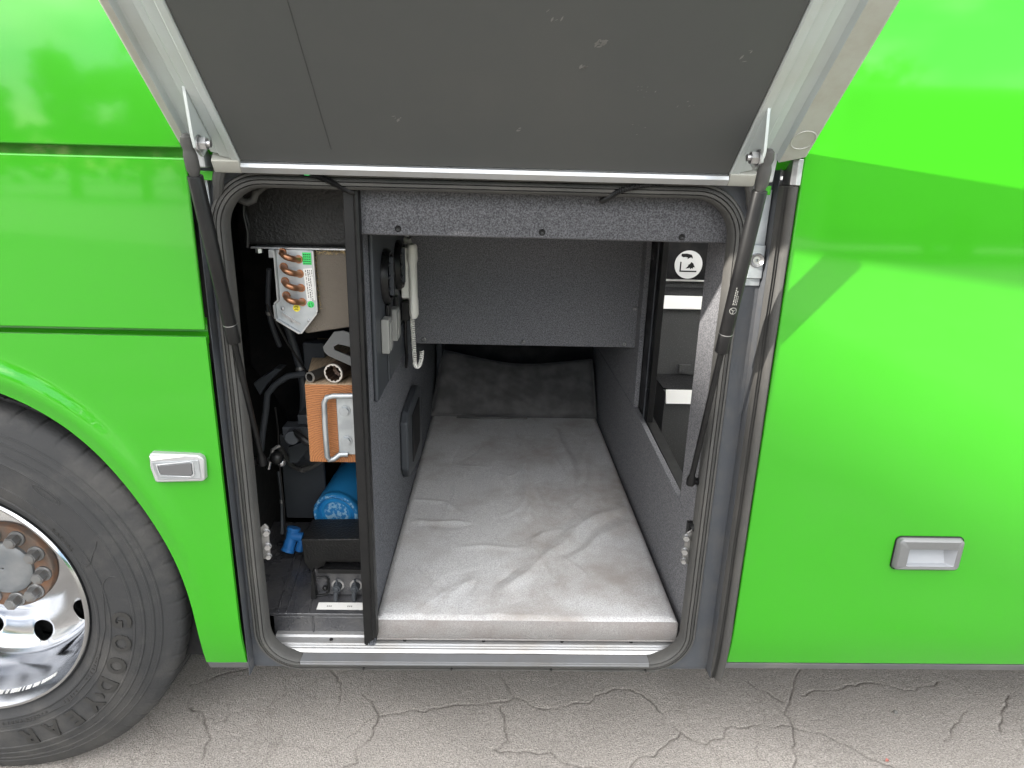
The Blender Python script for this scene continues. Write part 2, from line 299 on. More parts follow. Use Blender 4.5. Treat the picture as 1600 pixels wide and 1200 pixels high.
# ------------------------------------------------------------------ ground
def build_ground():
    CR = [[(-0.664,0.504),(-0.64,0.489),(-0.566,0.391),(-0.568,0.312)],[(-0.48,0.365),(-0.446,0.338),(-0.409,0.275),(-0.408,0.178),(-0.458,0.111),(-0.442,0.057),(-0.496,0.036),(-0.512,-0.004)],
    [(-0.407,0.262),(-0.272,0.288),(-0.138,0.315),(-0.02,0.315),(0.039,0.334),(0.1,0.356),(0.216,0.291),(0.38,0.344),(0.47,0.405),(0.553,0.405),(0.608,0.373)],
    [(0.049,0.316),(0.059,0.241),(0.08,0.147),(0.021,0.102)],[(0.021,0.102),(0.221,0.103),(0.305,0.043),(0.394,0.039)],[(0.029,0.54),(0.04,0.495),(0.09,0.369)],
    [(0.608,0.373),(0.657,0.282),(0.701,0.184),(0.784,0.145),(0.902,0.216),(1.021,0.222),(1.12,0.227)],[(0.701,0.184),(0.566,0.093),(0.483,0.04),(0.405,-0.002)],
    [(1.279,0.522),(1.242,0.462),(1.195,0.378),(1.125,0.285),(1.128,0.222),(1.228,0.187),(1.299,0.118),(1.379,0.06),(1.471,0.001)],[(1.128,0.222),(1.078,0.084),(1.024,0.0)],
    [(1.044,0.446),(1.07,0.404),(1.147,0.337)],[(1.226,0.378),(1.535,0.451),(1.682,0.409),(1.837,0.453)],[(2.066,0.384),(1.985,0.303),(1.89,0.202)],
    [(1.841,0.302),(1.766,0.251),(1.662,0.154)],[(-1.154,0.413),(-1.056,0.471),(-0.912,0.531)],[(-1.107,0.308),(-1.009,0.21),(-0.963,0.076)]]
    segs = []
    for L in CR:
        pts = [Vector((a, b, 0)) for a, b in L]
        for i in range(len(pts)-1):
            n = max(2, int((pts[i+1]-pts[i]).length/0.02)); prev = None
            for k in range(n+1):
                q = pts[i].lerp(pts[i+1], k/n)
                q = q + Vector((noise.noise(q*22)*0.018+noise.noise(q*60)*0.008, noise.noise(q*22+Vector((9, 3, 0)))*0.018+noise.noise(q*60+Vector((5, 1, 0)))*0.008, 0))
                if prev is not None: segs.append((prev.x, prev.y, q.x, q.y, 0.0013*(0.3+1.4*abs(noise.noise(q*7)))))
                prev = q
    xs = [-400, -100, -30, -10, -4, -2.4, -1.9]; k = -1.62
    while k < 2.3: xs.append(k); k += 0.0048
    xs += [2.6, 4, 10, 30, 100, 400]
    ys = [-400, -100, -30, -10, -4, -1.5, -0.6]; k = -0.24
    while k < 0.62: ys.append(k); k += 0.0048
    ys += [0.9, 1.6, 3, 8, 30, 100, 400]
    nx, ny = len(xs), len(ys); iu, iv = 7, 7
    Z = [0.0]*(nx*ny); A = [0.0]*(nx*ny)
    gx = lambda x: iu + int((x+1.62)/0.0048); gy = lambda y: iv + int((y+0.24)/0.0048)
    for x0, y0, x1, y1, w in segs:
        dx, dy = x1-x0, y1-y0; L2 = dx*dx+dy*dy+1e-12
        for i in range(max(iu, gx(min(x0, x1))-3), min(nx-8, gx(max(x0, x1))+4)):
            for j in range(max(iv, gy(min(y0, y1))-3), min(ny-8, gy(max(y0, y1))+4)):
                u = max(0, min(1, ((xs[i]-x0)*dx+(ys[j]-y0)*dy)/L2))
                d = math.hypot(xs[i]-x0-u*dx, ys[j]-y0-u*dy)
                f = max(0.0, 1-d/(w+0.0036))
                f *= 0.62+0.75*noise.noise(Vector((xs[i]*14, ys[j]*14, 4)))
                if f > A[j*nx+i]: A[j*nx+i] = f
    verts = []
    for j in range(ny):
        for i in range(nx):
            fine = iu <= i < nx-6 and iv <= j < ny-7
            h = (noise.noise(Vector((xs[i]*5, ys[j]*5, 0)))*0.0035 + noise.noise(Vector((xs[i]*45, ys[j]*45, 2)))*0.0014) if fine else 0
            verts.append(W(xs[i], ys[j], -G0 + h - 0.007*A[j*nx+i]))
    faces = [(j*nx+i, j*nx+i+1, (j+1)*nx+i+1, (j+1)*nx+i) for j in range(ny-1) for i in range(nx-1)]
    me = bpy.data.meshes.new('ground'); me.from_pydata(verts, [], faces)
    at = me.attributes.new('crack', 'FLOAT', 'POINT'); at.data.foreach_set('value', [min(0.75, a*1.3) for a in A])
    me.polygons.foreach_set('use_smooth', [True]*len(me.polygons)); me.materials.append(ASPH)
    o = bpy.data.objects.new('ground', me); COL.objects.link(o); o['kind'] = 'structure'
build_ground()

# ------------------------------------------------------------------ the coach: body
coach = empty('coach', (0, 0, -G0), 'bright green coach with its luggage door raised over a driver sleeping bunk', 'coach')
def tuck(z): return 0.030*max(0.0, (0.44-z)/0.2)**2
def sheet(xs, zs, y0=0.0, skip=()):
    bm = B(); V = {}
    def v(i, j):
        if (i, j) not in V: V[i, j] = bm.verts.new((xs[i], y0+tuck(zs[j]), zs[j]))
        return V[i, j]
    for i in range(len(xs)-1):
        for j in range(len(zs)-1):
            if (i, j) not in skip: bm.faces.new((v(i, j), v(i+1, j), v(i+1, j+1), v(i, j+1)))
    return bm
def fsheet(name, bm, **k):
    for f in bm.faces:
        if f.normal.y > 0: f.normal_flip()
    return obj(name, bm, GREEN, coach, smooth=35, solid=0.026, bevel=0.006, seg=3, **k)
def grid(a, b, n): return [a+(b-a)*i/n for i in range(n+1)]
def flipy(bm):
    bm.normal_update()
    for f in bm.faces:
        if f.normal.y > 0: f.normal_flip()

def panel(name, bm):
    flipy(bm)
    me = bpy.data.meshes.new(name)
    for v in bm.verts: v.co = W(*v.co)
    bm.to_mesh(me); bm.free(); me.materials.append(GREEN)
    me.polygons.foreach_set('use_smooth', [True]*len(me.polygons))
    o = bpy.data.objects.new(name, me); COL.objects.link(o)
    o.parent = coach; BASE[o.name] = BASE[coach.name]
    k = o.modifiers.new('thickness', 'SOLIDIFY'); k.thickness = 0.012*S; k.offset = -1
    k = o.modifiers.new('bevel', 'BEVEL'); k.width = 0.005*S; k.segments = 3; k.limit_method = 'ANGLE'; k.angle_limit = radians(50); k.harden_normals = True
    return o
panel('upper_side_panel', sheet([-7, -3, -0.767], [1.786, 2.0, 2.2]))
panel('middle_side_panel', sheet([-7, -3, -0.762], [1.334, 1.5, 1.764]))
HX0, HX1, HZ0, HZ1 = 1.228, 1.398, 0.650, 0.728
zb = grid(0.276, HZ0, 8); xr_ = [0.757, 0.9, HX0, HX1, 1.8, 3.0, 7.0]
zr = zb + [HZ1, 0.9, 1.3, 1.8, 2.2]
panel('luggage_flap', sheet(xr_, zr, skip=((2, 8),)))

# lower left panel with the flared wheel arch
ARCH = [(-1.326,1.155),(-1.249,1.114),(-1.172,1.062),(-1.099,0.985),(-1.027,0.879),(-0.957,0.738),(-0.917,0.622),(-0.895,0.49),(-0.887,0.364),(-0.888,0.262)]
def arch_panel():
    A = [(-2.6, 1.316), (-1.62, 1.225), (-1.47, 1.205)] + ARCH
    # smooth resample
    def cr(P, t):
        i = min(int(t), len(P)-2); f = t-i
        p0, p1, p2, p3 = P[max(i-1, 0)], P[i], P[i+1], P[min(i+2, len(P)-1)]
        return tuple(0.5*(2*p1[k]+(p2[k]-p0[k])*f+(2*p0[k]-5*p1[k]+4*p2[k]-p3[k])*f*f+(3*p1[k]-p0[k]-3*p2[k]+p3[k])*f**3) for k in (0, 1))
    P = [(-2.0, 1.10), (-1.75, 1.195), (-1.585, 1.215), (-1.45, 1.198)] + ARCH
    n = 120; inner = [cr(P, (len(P)-1)*i/n) for i in range(n+1)]
    for _ in range(90): inner = [inner[0]] + [tuple((inner[i-1][k]+2*inner[i][k]+inner[i+1][k])/4 for k in (0, 1)) for i in range(1, n)] + [inner[n]]
    # outer boundary: along the top edge, round the corner, down the right edge
    outer = []
    ic = 66
    for i in range(n+1):
        if i <= ic: outer.append((-2.35 + (-0.762+2.35)*(i/ic)**0.92, 1.316))
        else: outer.append((-0.762, 1.316 - (1.316-0.262)*((i-ic)/(n-ic))))
    fine = [tuple(inner[i][k]+(inner[i+1][k]-inner[i][k])*f/4 for k in (0, 1)) for i in range(n) for f in range(4)]
    m = 30; bm = B(); V = []
    for i in range(n+1):
        row = []
        a, b = Vector((*inner[i], 0)), Vector((*outer[i], 0)); L = (b-a).length
        for j in range(m+1):
            f = (j/m)**1.6; q = a.lerp(b, f); d = f*L
            # rolled edge, ridge about 4 cm out, fading towards the foot of the arch
            fade = max(0.12, min(1, (a.y-0.30)/0.5))
            d = min((Vector((c_[0], c_[1], 0))-q).length for c_ in fine)
            y = tuck(q.y) - 0.013*fade*math.exp(-((d-0.048)/0.033)**2)
            if j == 0: y += 0.006
            row.append(bm.verts.new((q.x, y, q.y)))
        V.append(row)
    for i in range(n):
        for j in range(m): bm.faces.new((V[i][j], V[i+1][j], V[i+1][j+1], V[i][j+1]))
    o = panel('wheel_arch_panel', bm); return o
arch_panel()

bm = B(); prism(bm, [(tuck(0.262)+0.001, 0.259), (tuck(0.225)+0.004, 0.228), (tuck(0.225)+0.03, 0.228), (tuck(0.262)+0.03, 0.259)], 'x', -0.886, -0.755)
obj('skirt_trim', bm, TRIM, coach, bevel=0.003)
bm = B(); prism(bm, [(tuck(0.276)+0.001, 0.273), (tuck(0.25)+0.002, 0.247), (tuck(0.25)+0.03, 0.247), (tuck(0.276)+0.03, 0.273)], 'x', 0.757, 7.0)
obj('skirt_trim', bm, TRIM, coach, bevel=0.003)

# structure behind the skin: backing, roof, far side, floor
bm = B()
box(bm, -7, -0.768, 0.045, 0.06, 1.235, 4.2)
box(bm, 0.765, 7, 0.045, 0.06, 0.27, 2.2); box(bm, 2.26, 7, 0.045, 0.06, 2.2, 4.2)
box(bm, -7, 0.70, 0.03, 3.1, 4.2, 4.3); box(bm, 2.25, 7, 0.03, 3.1, 4.2, 4.3); box(bm, 0.701, 2.249, 0.03, 0.22, 4.2, 4.3); box(bm, 0.701, 2.249, 2.3, 3.1, 4.2, 4.3); box(bm, -7, 7, 3.05, 3.1, 0.1, 4.19)  # roof hole added above the stairwell to let daylight down
box(bm, -7, -6.95, 0.07, 3.04, 0.1, 4.19); box(bm, 6.95, 7, 0.07, 3.04, 0.1, 4.19)
box(bm, -0.80, 7, 0.16, 3.04, 0.16, 0.19); box(bm, -7, -2.4, 0.1, 3.04, 0.16, 0.19)
box(bm, -0.768, 0.68, 0.045, 0.06, 1.80, 4.2); box(bm, 0.68, 0.765, 0.045, 0.06, 1.80, 2.2)
obj('body_shell', bm, MATTE, coach, smooth=0)
bm = B(); box(bm, -7, -0.772, 0.040, 0.044, 1.29, 1.36); box(bm, -7, -0.772, 0.040, 0.044, 1.74, 1.81); obj('gap_filler', bm, GREEN, coach, smooth=0)['kind'] = 'stuff'
for x0, x1 in ((-7, -2.4), (-2.38, 0.68), (2.26, 4.2), (4.22, 7)):  # pane left out over the stairwell to let more daylight in
    bm = B(); box(bm, x0, x1, -0.003, 0.02, 2.22, 4.1); obj('side_window', bm, GLASS, coach, bevel=0.01)
bm = B()   # inside of the wheel housing
n = 28
for k in range(n):
    a0, a1 = radians(-12+204*k/n), radians(-12+204*(k+1)/n); q = []
    for a in (a0, a1):
        for y in (0.03, 1.0): q.append(bm.verts.new((-1.585+0.745*cos(a)*0.985, y, 0.483+0.745*sin(a))))
    bm.faces.new((q[0], q[2], q[3], q[1]))
box(bm, -2.4, -0.85, 1.0, 1.03, -0.05, 1.3)
obj('wheel_housing', bm, WELLM, coach)

# ---- door opening: flange, jambs, seals, sill
OX0, OX1, OZ0, OZ1 = -0.722, 0.638, 0.235, 1.718
ring = rrect(OX0, OX1, OZ0, OZ1, 0.125, 12)
bm = B()
inn = [(x + (0.012 if x < 0 else -0.012), z) for x, z in ring]
outl = []
for x, z in ring:                                   # matching points on the outer rectangle
    cx, cz = (OX0+OX1)/2, (OZ0+OZ1)/2
    dx, dz = x-cx, z-cz
    hx, hz = 0.722, 0.80
    kx = (0.715-cx)/abs(dx) if dx > 0 else ((-0.757-cx)/dx if dx < 0 else 1e9)
    kz = (1.80-cz)/abs(dz) if dz > 0 else ((0.2205-cz)/dz if dz < 0 else 1e9)
    kk = min(abs(kx), abs(kz)); outl.append((cx+dx*kk, cz+dz*kk))
a = [bm.verts.new((x, 0.066, z)) for x, z in ring]; b = [bm.verts.new((x, 0.066, z)) for x, z in outl]; c = [bm.verts.new((x, 0.10, z)) for x, z in ring]
n = len(ring)
for i in range(n):
    j = (i+1) % n
    bm.faces.new((a[i], a[j], b[j], b[i])); bm.faces.new((a[i], c[i], c[j], a[j]))

# left and right jamb returns, lower rail
box(bm, -0.7585, -0.7565, 0.024, 0.075, 0.212, 1.80)
box(bm, 0.7145, 0.7165, 0.03, 0.075, 0.212, 1.80)
box(bm, -0.757, 0.715, 0.075, 0.12, 0.205, 0.2195)
obj('door_frame', bm, FRAME, coach, smooth=40)
bm = B()
prof = [(0.021, 0.066), (0.021, 0.052), (0.016, 0.044), (0.011, 0.044), (0.0095, 0.052), (0.008, 0.043), (0.000, 0.038), (-0.0015, 0.047), (-0.003, 0.039), (-0.010, 0.041), (-0.0115, 0.049), (-0.013, 0.043), (-0.020, 0.050), (-0.021, 0.085), (-0.012, 0.085), (-0.012, 0.066)]
path = rrect(OX0, OX1, OZ0, OZ1, 0.125, 12)
dense = []
for i, (x, z) in enumerate(path):
    x2, z2 = path[(i+1) % len(path)]; k = max(1, int(math.hypot(x2-x, z2-z)/0.03))
    for q in range(k):
        f = q/k; X, Zq = x+(x2-x)*f, z+(z2-z)*f
        w = noise.noise(Vector((X*6, 0, Zq*6)))*0.0012
        dense.append((X+w, Zq+w*0.6))
sweep_ring(bm, dense, prof)
obj('door_seal', bm, RUBBER, coach, smooth=50)
bm = B()   # ribbed rubber profile along the right-hand edge
sec = [(0.7155, 0.060), (0.7155, 0.010), (0.7185, 0.003), (0.722, 0.012), (0.7255, 0.004), (0.729, 0.013), (0.7325, 0.0), (0.739, -0.007), (0.746, -0.009), (0.7485, -0.004), (0.7485, 0.004), (0.7555, 0.006), (0.7555, 0.060)]
zs_ = grid(0.205, 1.735, 60); rows = []
for z in zs_:
    w = noise.noise(Vector((3, 1, z*9)))*0.0016; t_ = tuck(z+0.03)*0.8
    rows.append([bm.verts.new((x + (w if 0.716 < x < 0.748 else 0), y + t_ + (w if y < 0.05 else 0), z)) for x, y in sec])
for i in range(len(rows)-1):
    for k in range(len(sec)): bm.faces.new((rows[i][k], rows[i][(k+1) % len(sec)], rows[i+1][(k+1) % len(sec)], rows[i+1][k]))
bm.faces.new(rows[0]); bm.faces.new(rows[-1][::-1])
obj('edge_rubber', bm, RUBBER2, coach, smooth=45)
bm = B(); prism(bm, [(x+0.001, y-0.002) for x, y in [(0.728, 0.05), (0.728, 0.0), (0.740, -0.009), (0.752, -0.006), (0.756, 0.005), (0.756, 0.05)]], 'z', 1.737, 1.80)
obj('edge_cap', bm, STEEL, coach, bevel=0.002)
bm = B()
prism(bm, [(0.075, 0.247), (0.075, 0.252), (0.088, 0.264), (0.094, 0.264), (0.096, 0.268), (0.101, 0.268), (0.103, 0.273), (0.13, 0.274), (0.134, 0.281), (0.22, 0.281), (0.22, 0.240), (0.08, 0.240)], 'x', -0.705, 0.618)
o_sill = obj('sill_plate', bm, SILL, coach, bevel=0.001, smooth=20)
bm = B(); prism(bm, [(0.036, 0.2575), (0.036, 0.250), (0.0375, 0.2485), (0.036, 0.247), (0.0375, 0.2415), (0.041, 0.240), (0.05, 0.240), (0.05, 0.2525), (0.0745, 0.2525), (0.0745, 0.2575)], 'x', -0.600, 0.515); obj('sill_lip', bm, LIPM, o_sill, bevel=0.001, smooth=20)
scr = None
for x in (-0.52, -0.28, -0.02, 0.24, 0.47):
    if scr is None:
        bm = B(); cyl(bm, (x, 0.118, 0.2735), (x, 0.118, 0.2765), 0.006, n=10); scr = obj('rivet', bm, MATTE, o_sill)
    else: dup(scr, x+0.52, 0, 0)
for x in (-0.40, -0.12, 0.20, 0.505):
    bm = B(); cyl(bm, (x, 0.0325, 0.231), (x, 0.044, 0.231), 0.0035, n=8); obj('seal_vent', bm, MATTE, coach)

# upper corners of the opening: hinge arms, rubber gaiters, steel plates
def corner(sx, x):
    bm = B()
    prism(bm, [(0.0, 1.742), (-0.012, 1.80), (-0.03, 1.85), (0.0, 1.86), (0.05, 1.80), (0.06, 1.742)], 'x', x-0.012, x+0.012)
    obj('hinge_arm', bm, GALV, coach, bevel=0.004)
    bm = B(); pts = [(x-sx*0.030, 0.035, 1.752), (x-sx*0.034, 0.030, 1.735), (x-sx*0.026, 0.033, 1.715), (x-sx*0.022, 0.040, 1.695), (x-sx*0.010, 0.055, 1.665), (x-sx*0.006, 0.06, 1.64)]
    tube(bm, pts, [0.013, 0.015, 0.014, 0.013, 0.010, 0.006], 10)
    obj('hinge_gaiter', bm, RUBBER, coach)
    bm = B(); box(bm, x-0.022, x+0.022, 0.03, 0.055, 1.712, 1.735); obj('painted_tab', bm, GREEN, coach, bevel=0.002)
corner(-1, -0.727); corner(1, 0.675)
bm = B(); box(bm, 0.672, 0.712, 0.058, 0.066, 1.475, 1.725); obj('backing_plate', bm, GALV, coach, bevel=0.002)
bm = B(); box(bm, 0.670, 0.7125, 0.048, 0.057, 1.495, 1.585)
pl = obj('striker_plate', bm, GALV, coach, bevel=0.004)
bm = B(); lathe_y(bm, [(0.004, 0), (0.010, 0.0), (0.017, -0.006), (0.019, -0.002), (0.019, 0.004)], 0.690, 1.545, 20, y0=0.044); obj('dished_screw', bm, STEEL, pl)
bm = B(); box(bm, -0.752, -0.735, 0.052, 0.064, 1.50, 1.72); obj('backing_plate', bm, GALV, coach, bevel=0.002)

# ------------------------------------------------------------------ raised luggage door
AD = radians(42.0); CS, SN = cos(AD), sin(AD)
def DP(x, s, t): return Vector((x, 0.008 - s*CS - t*SN, 1.757 + s*SN - t*CS))   # s along the leaf, t towards its inner side
def dbm(fn):
    bm = B(); fn(bm)
    for v in bm.verts: v.co = DP(*v.co)
    return bm
DL = 1.50
def skin(bm):
    # outer skin, its free edge tucked in like the skirt of the coach
    prof = [(-0.012, -0.038), (0.4, -0.041), (0.9, -0.041), (1.25, -0.038), (1.42, -0.028), (DL, -0.006), (DL, 0.008), (1.42, -0.012), (1.2, -0.028), (0.9, -0.031), (0.4, -0.031), (-0.012, -0.030)]
    prism(bm, prof, 'x', -0.766, 0.752)
    bm.verts.ensure_lookup_table()
def skin2(bm):
    skin(bm)
    for v in bm.verts: v.co = (v.co.x, v.co.y, v.co.z)
door = obj('luggage_door', dbm(skin2), GREEN, coach, bevel=0.006)
def rail(side):
    # cross-section (x, t) run along the leaf
    if side < 0: P = [(-0.763, -0.029), (-0.763, -0.012), (-0.757, -0.008), (-0.742, -0.008), (-0.738, -0.026), (-0.700, -0.026), (-0.697, -0.008), (-0.680, -0.008), (-0.677, -0.003), (-0.652, -0.003), (-0.649, 0.004), (-0.634, 0.004), (-0.632, 0.0), (-0.632, -0.029)]
    else: P = [(0.749, -0.029), (0.749, -0.012), (0.743, -0.008), (0.688, -0.008), (0.682, -0.024), (0.650, -0.024), (0.646, -0.008), (0.630, -0.006), (0.627, -0.001), (0.602, -0.001), (0.599, 0.004), (0.580, 0.004), (0.577, 0.0), (0.577, -0.029)]
    def f(bm):
        ss = [0.0, 0.06, 0.5, 1.0, 1.2, 1.38]
        rows = []
        for s in ss:
            rows.append([bm.verts.new((x + side*0.0, s + (0.045*max(0, (abs(x+0.028)-0.60))/0.13 if s == 0.0 else 0), t)) for x, t in P])
        n = len(P)
        for i in range(len(rows)-1):
            for k in range(n):
                q = bm.faces.new((rows[i][k], rows[i][(k+1) % n], rows[i+1][(k+1) % n], rows[i+1][k]))
                if k in ((0, 1, 2) if side < 0 else (0, 1, 2)): q.material_index = 1
        bm.faces.new(rows[0]); bm.faces.new(rows[-1][::-1])
    return obj('side_rail', dbm(f), [DOORF, LIP], door, bevel=0.0015, smooth=25)
rl_l = rail(-1); rl_r = rail(1)
obj('inner_panel', dbm(lambda bm: box(bm, -0.631, 0.576, 0.002, 1.37, -0.026, -0.002)), DPANEL, door, bevel=0.002)
obj('hinge_rail', dbm(lambda bm: prism(bm, [(-0.004, -0.01), (0.001, -0.01), (0.001, 0.004), (-0.004, 0.012), (-0.022, 0.014), (-0.022, 0.004), (-0.006, 0.002)], 'x', -0.632, 0.577)), ALU, door, bevel=0.001)
for x0, x1 in ((-0.700, -0.6325), (0.5775, 0.645)):
    obj('hinge_rail_end', dbm(lambda bm: prism(bm, [(0.010, -0.02), (0.010, 0.006), (-0.018, 0.014), (-0.026, 0.012), (-0.026, 0.0), (-0.008, -0.02)], 'x', x0, x1)), LIP, door, bevel=0.003)
obj('end_rail', dbm(lambda bm: box(bm, -0.763, 0.749, 1.375, 1.41, -0.010, 0.01)), DOORF, door, bevel=0.004)
def seamf(bm):
    pts = [(-0.385 + 0.0*i, 0.05+0.10*i) for i in range(10)]
    for i in range(9): box(bm, -0.4015+0.008*noise.noise(Vector((i, 0, 0))), -0.4000+0.008*noise.noise(Vector((i, 0, 0))), pts[i][1], pts[i+1][1], -0.0018, -0.0012)
bm = B(); 
def scuffs(bm):
    rnd = random.Random(3)
    spots = [(0.20, 0.36, 26, 0.009), (0.175, 0.30, 12, 0.006), (-0.235, 0.150, 5, 0.010), (0.045, 0.128, 3, 0.006), (0.31, 0.245, 10, 0.03), (0.10, 0.42, 4, 0.02), (0.49, 0.34, 5, 0.02), (0.33, 0.14, 6, 0.03), (0.42, 0.2, 5, 0.03)]
    for x, s, n, sp in spots:
        for k in range(n):
            a = rnd.uniform(0.2, 1.3); L = rnd.uniform(0.0012, 0.007)*(1 if sp < .025 else .5); w = L*rnd.uniform(0.12, 0.5)
            cx, cs = x+rnd.gauss(0, sp*.6), s+rnd.gauss(0, sp*.5)
            q = []
            for u, v in ((-L, -w*.2), (0, -w), (L, 0), (0.2*L, w), (-L*.6, w*.8)):
                q.append(bm.verts.new((cx+u*cos(a)-v*sin(a), cs+u*sin(a)+v*cos(a), -0.0014)))
            bm.faces.new(q)
bm.free()
obj('scuff_marks', dbm(scuffs), SCUFF, door, smooth=0)['kind'] = 'stuff'
obj('panel_seam', dbm(seamf), SEAM, door, smooth=0)
bm = B(); lathe_y(bm, [(0.026, 0.0), (0.027, -0.002), (0.0285, -0.002), (0.0295, 0.0)], 0, 0, 28)
for v in bm.verts: v.co = DP(0.716+v.co.x, 0.115+v.co.z, -0.0075-v.co.y*0.8)
obj('blanking_plug', bm, LIP, door)

# gas struts with their door brackets
def strut(E, L, fr, sx, bx, labelled):
    E, L = Vector(E), Vector(L); d = (L-E); ln = d.length; d.normalize()
    J = E + d*ln*fr; T0 = E + d*0.075
    bm = B(); tube(bm, [T0, T0+d*0.002, J-d*0.055, J-d*0.054, J-d*0.052, J-d*0.002, J], [0.0165, 0.0178, 0.0178, 0.0168, 0.0178, 0.0178, 0.0155], 24)
    st = obj('gas_strut', bm, BLACK, coach, smooth=40)
    bm = B(); cyl(bm, J-d*0.0565, J-d*0.0545, 0.0182, n=24); obj('strut_ring', bm, STEEL, st)
    bm = B(); tube(bm, [J-d*0.01, L], 0.0085, 14); obj('strut_rod', bm, BLACK, st)
    bm = B(); tube(bm, [E-d*0.018, E-d*0.012, E+d*0.004, E+d*0.016, E+d*0.02, E+d*0.03, E+d*0.06, E+d*0.07, E+d*0.076], [0.006, 0.0125, 0.0150, 0.0122, 0.0132, 0.0155, 0.0155, 0.012, 0.0105], 16)
    obj('ball_socket', bm, RUBBER, st)
    bm = B(); tube(bm, [L-d*0.03, L-d*0.012, L+d*0.008, L+d*0.012], [0.0085, 0.013, 0.013, 0.006], 12); cyl(bm, L, L+Vector((sx*0.052, 0.008, 0.0)), 0.0085, n=12); cyl(bm, L+Vector((sx*0.018, 0.003, 0)), L+Vector((sx*0.046, 0.007, 0.0)), 0.012, n=12)
    obj('lower_mount', bm, BLACK, st)
    # bracket blade on the door and its bolt
    bm = B(); Pb = []
    q0 = Vector((bx, E.y+0.015, E.z+0.0)); up = DP(bx, 0.235, -0.022); lo = DP(bx, 0.06, -0.022)
    t = Vector((0.0035, 0, 0))
    poly = [up, up+(lo-up)*0.08, lo, E*0+Vector((bx, E.y+0.03, E.z-0.03)), Vector((bx, E.y-0.006, E.z-0.012)), Vector((bx, E.y-0.014, E.z+0.012))]
    A = [bm.verts.new(v-t) for v in poly]; C = [bm.verts.new(v+t) for v in poly]
    bm.faces.new(A); bm.faces.new(C[::-1])
    for i in range(len(poly)): bm.faces.new((A[i], C[i], C[(i+1) % len(poly)], A[(i+1) % len(poly)]))
    br = obj('strut_bracket', bm, DOORF, door, bevel=0.0008)
    bm = B(); c = Vector((bx, E.y+0.012, E.z-0.002)); cyl(bm, c, c-Vector((sx*0.006, 0, 0)), 0.019, n=20); cyl(bm, c-Vector((sx*0.006, 0, 0)), c-Vector((sx*0.022, 0, 0)), 0.0145, n=6); cyl(bm, c-Vector((sx*0.022, 0, 0)), c-Vector((sx*0.030, 0, 0)), 0.008, n=12); cyl(bm, c, E, 0.008, n=10)
    obj('bracket_bolt', bm, STEEL, br, smooth=25)
    if labelled:   # white maker's print on the tube: star in a ring and three lines of small type
        a = d; s_ = Vector((1, 0, 0)); s_ = (s_-a*s_.dot(a)).normalized(); nrm = a.cross(s_); nrm = nrm if nrm.y < 0 else -nrm
        c0 = E + d*ln*0.395
        def on(u, v):       # u round the tube, v along it
            an = u/0.0178; return c0 + a*v + 0.0181*(cos(an)*nrm + sin(an)*s_)
        bm = B()
        def ribbon(pts, w):
            pts = [Vector((*q, 0)) for q in pts]
            for i in range(len(pts)-1):
                t_ = (pts[i+1]-pts[i]); t_.normalize(); nn = Vector((-t_.y, t_.x, 0))*w
                bm.faces.new([bm.verts.new(on(q.x, q.y)) for q in (pts[i]-nn, pts[i+1]-nn, pts[i+1]+nn, pts[i]+nn)])
        u0 = -0.002
        ribbon([(u0+0.0085*cos(k*pi/10), 0.0085*sin(k*pi/10)) for k in range(21)], 0.0008)
        for k in range(3):
            an = radians(90+120*k); ribbon([(u0, 0), (u0+0.008*cos(an), 0.008*sin(an))], 0.0008)
        rnd = random.Random(2)
        for k in range(3):
            v = -0.016
            while v > -0.062 + 0.012*k:
                L_ = rnd.uniform(0.002, 0.006); ribbon([(u0-0.004+0.0042*k, v), (u0-0.004+0.0042*k, v-L_)], 0.0011); v -= L_+0.0018
        obj('strut_print', bm, GPLAST, st, smooth=0)
strut((-0.700, -0.120, 1.796), (-0.695, 0.133, 0.900), 0.555, -1, -0.682, False)
strut((0.607, -0.150, 1.797), (0.594, 0.080, 0.880), 0.53, 1, 0.594, True)

# corrugated wire conduits under the hinge
def conduit(pts, r):
    P = [Vector(q) for q in pts]; path = []; rs = []
    def cr(t):
        i = min(int(t), len(P)-2); f = t-i; p0, p1, p2, p3 = P[max(i-1, 0)], P[i], P[i+1], P[min(i+2, len(P)-1)]
        return 0.5*(2*p1+(p2-p0)*f+(2*p0-5*p1+4*p2-p3)*f*f+(3*p1-p0-3*p2+p3)*f**3)
    n = 110
    for i in range(n+1):
        path.append(cr((len(P)-1)*i/n)); rs.append(r*(1.0 if i % 2 else 0.78))
    bm = B(); tube(bm, path, rs, 10); return obj('wire_conduit', bm, BLACK, coach)
conduit([(-0.50, 0.045, 1.738), (-0.46, 0.035, 1.731), (-0.42, 0.04, 1.716), (-0.385, 0.055, 1.697), (-0.37, 0.09, 1.690)], 0.0085)
conduit([(0.60, 0.035, 1.740), (0.48, 0.030, 1.742), (0.38, 0.032, 1.732), (0.31, 0.04, 1.712), (0.285, 0.06, 1.695), (0.275, 0.09, 1.685)], 0.0085)
bm = B(); sphere(bm, (-0.475, 0.025, 1.736), 0.007, 8); box(bm, -0.482, -0.470, 0.02, 0.04, 1.730, 1.744); obj('cable_tie', bm, GSTICK, coach)

# ------------------------------------------------------------------ driver's bunk
XL, XR = -0.372, 0.636
bm = B(); box(bm, -0.395, XL, 0.10, 2.42, 0.262, 1.70); lw = obj('bunk_side_lining', bm, CARPETD, coach, bevel=0.004)
bm = B(); 
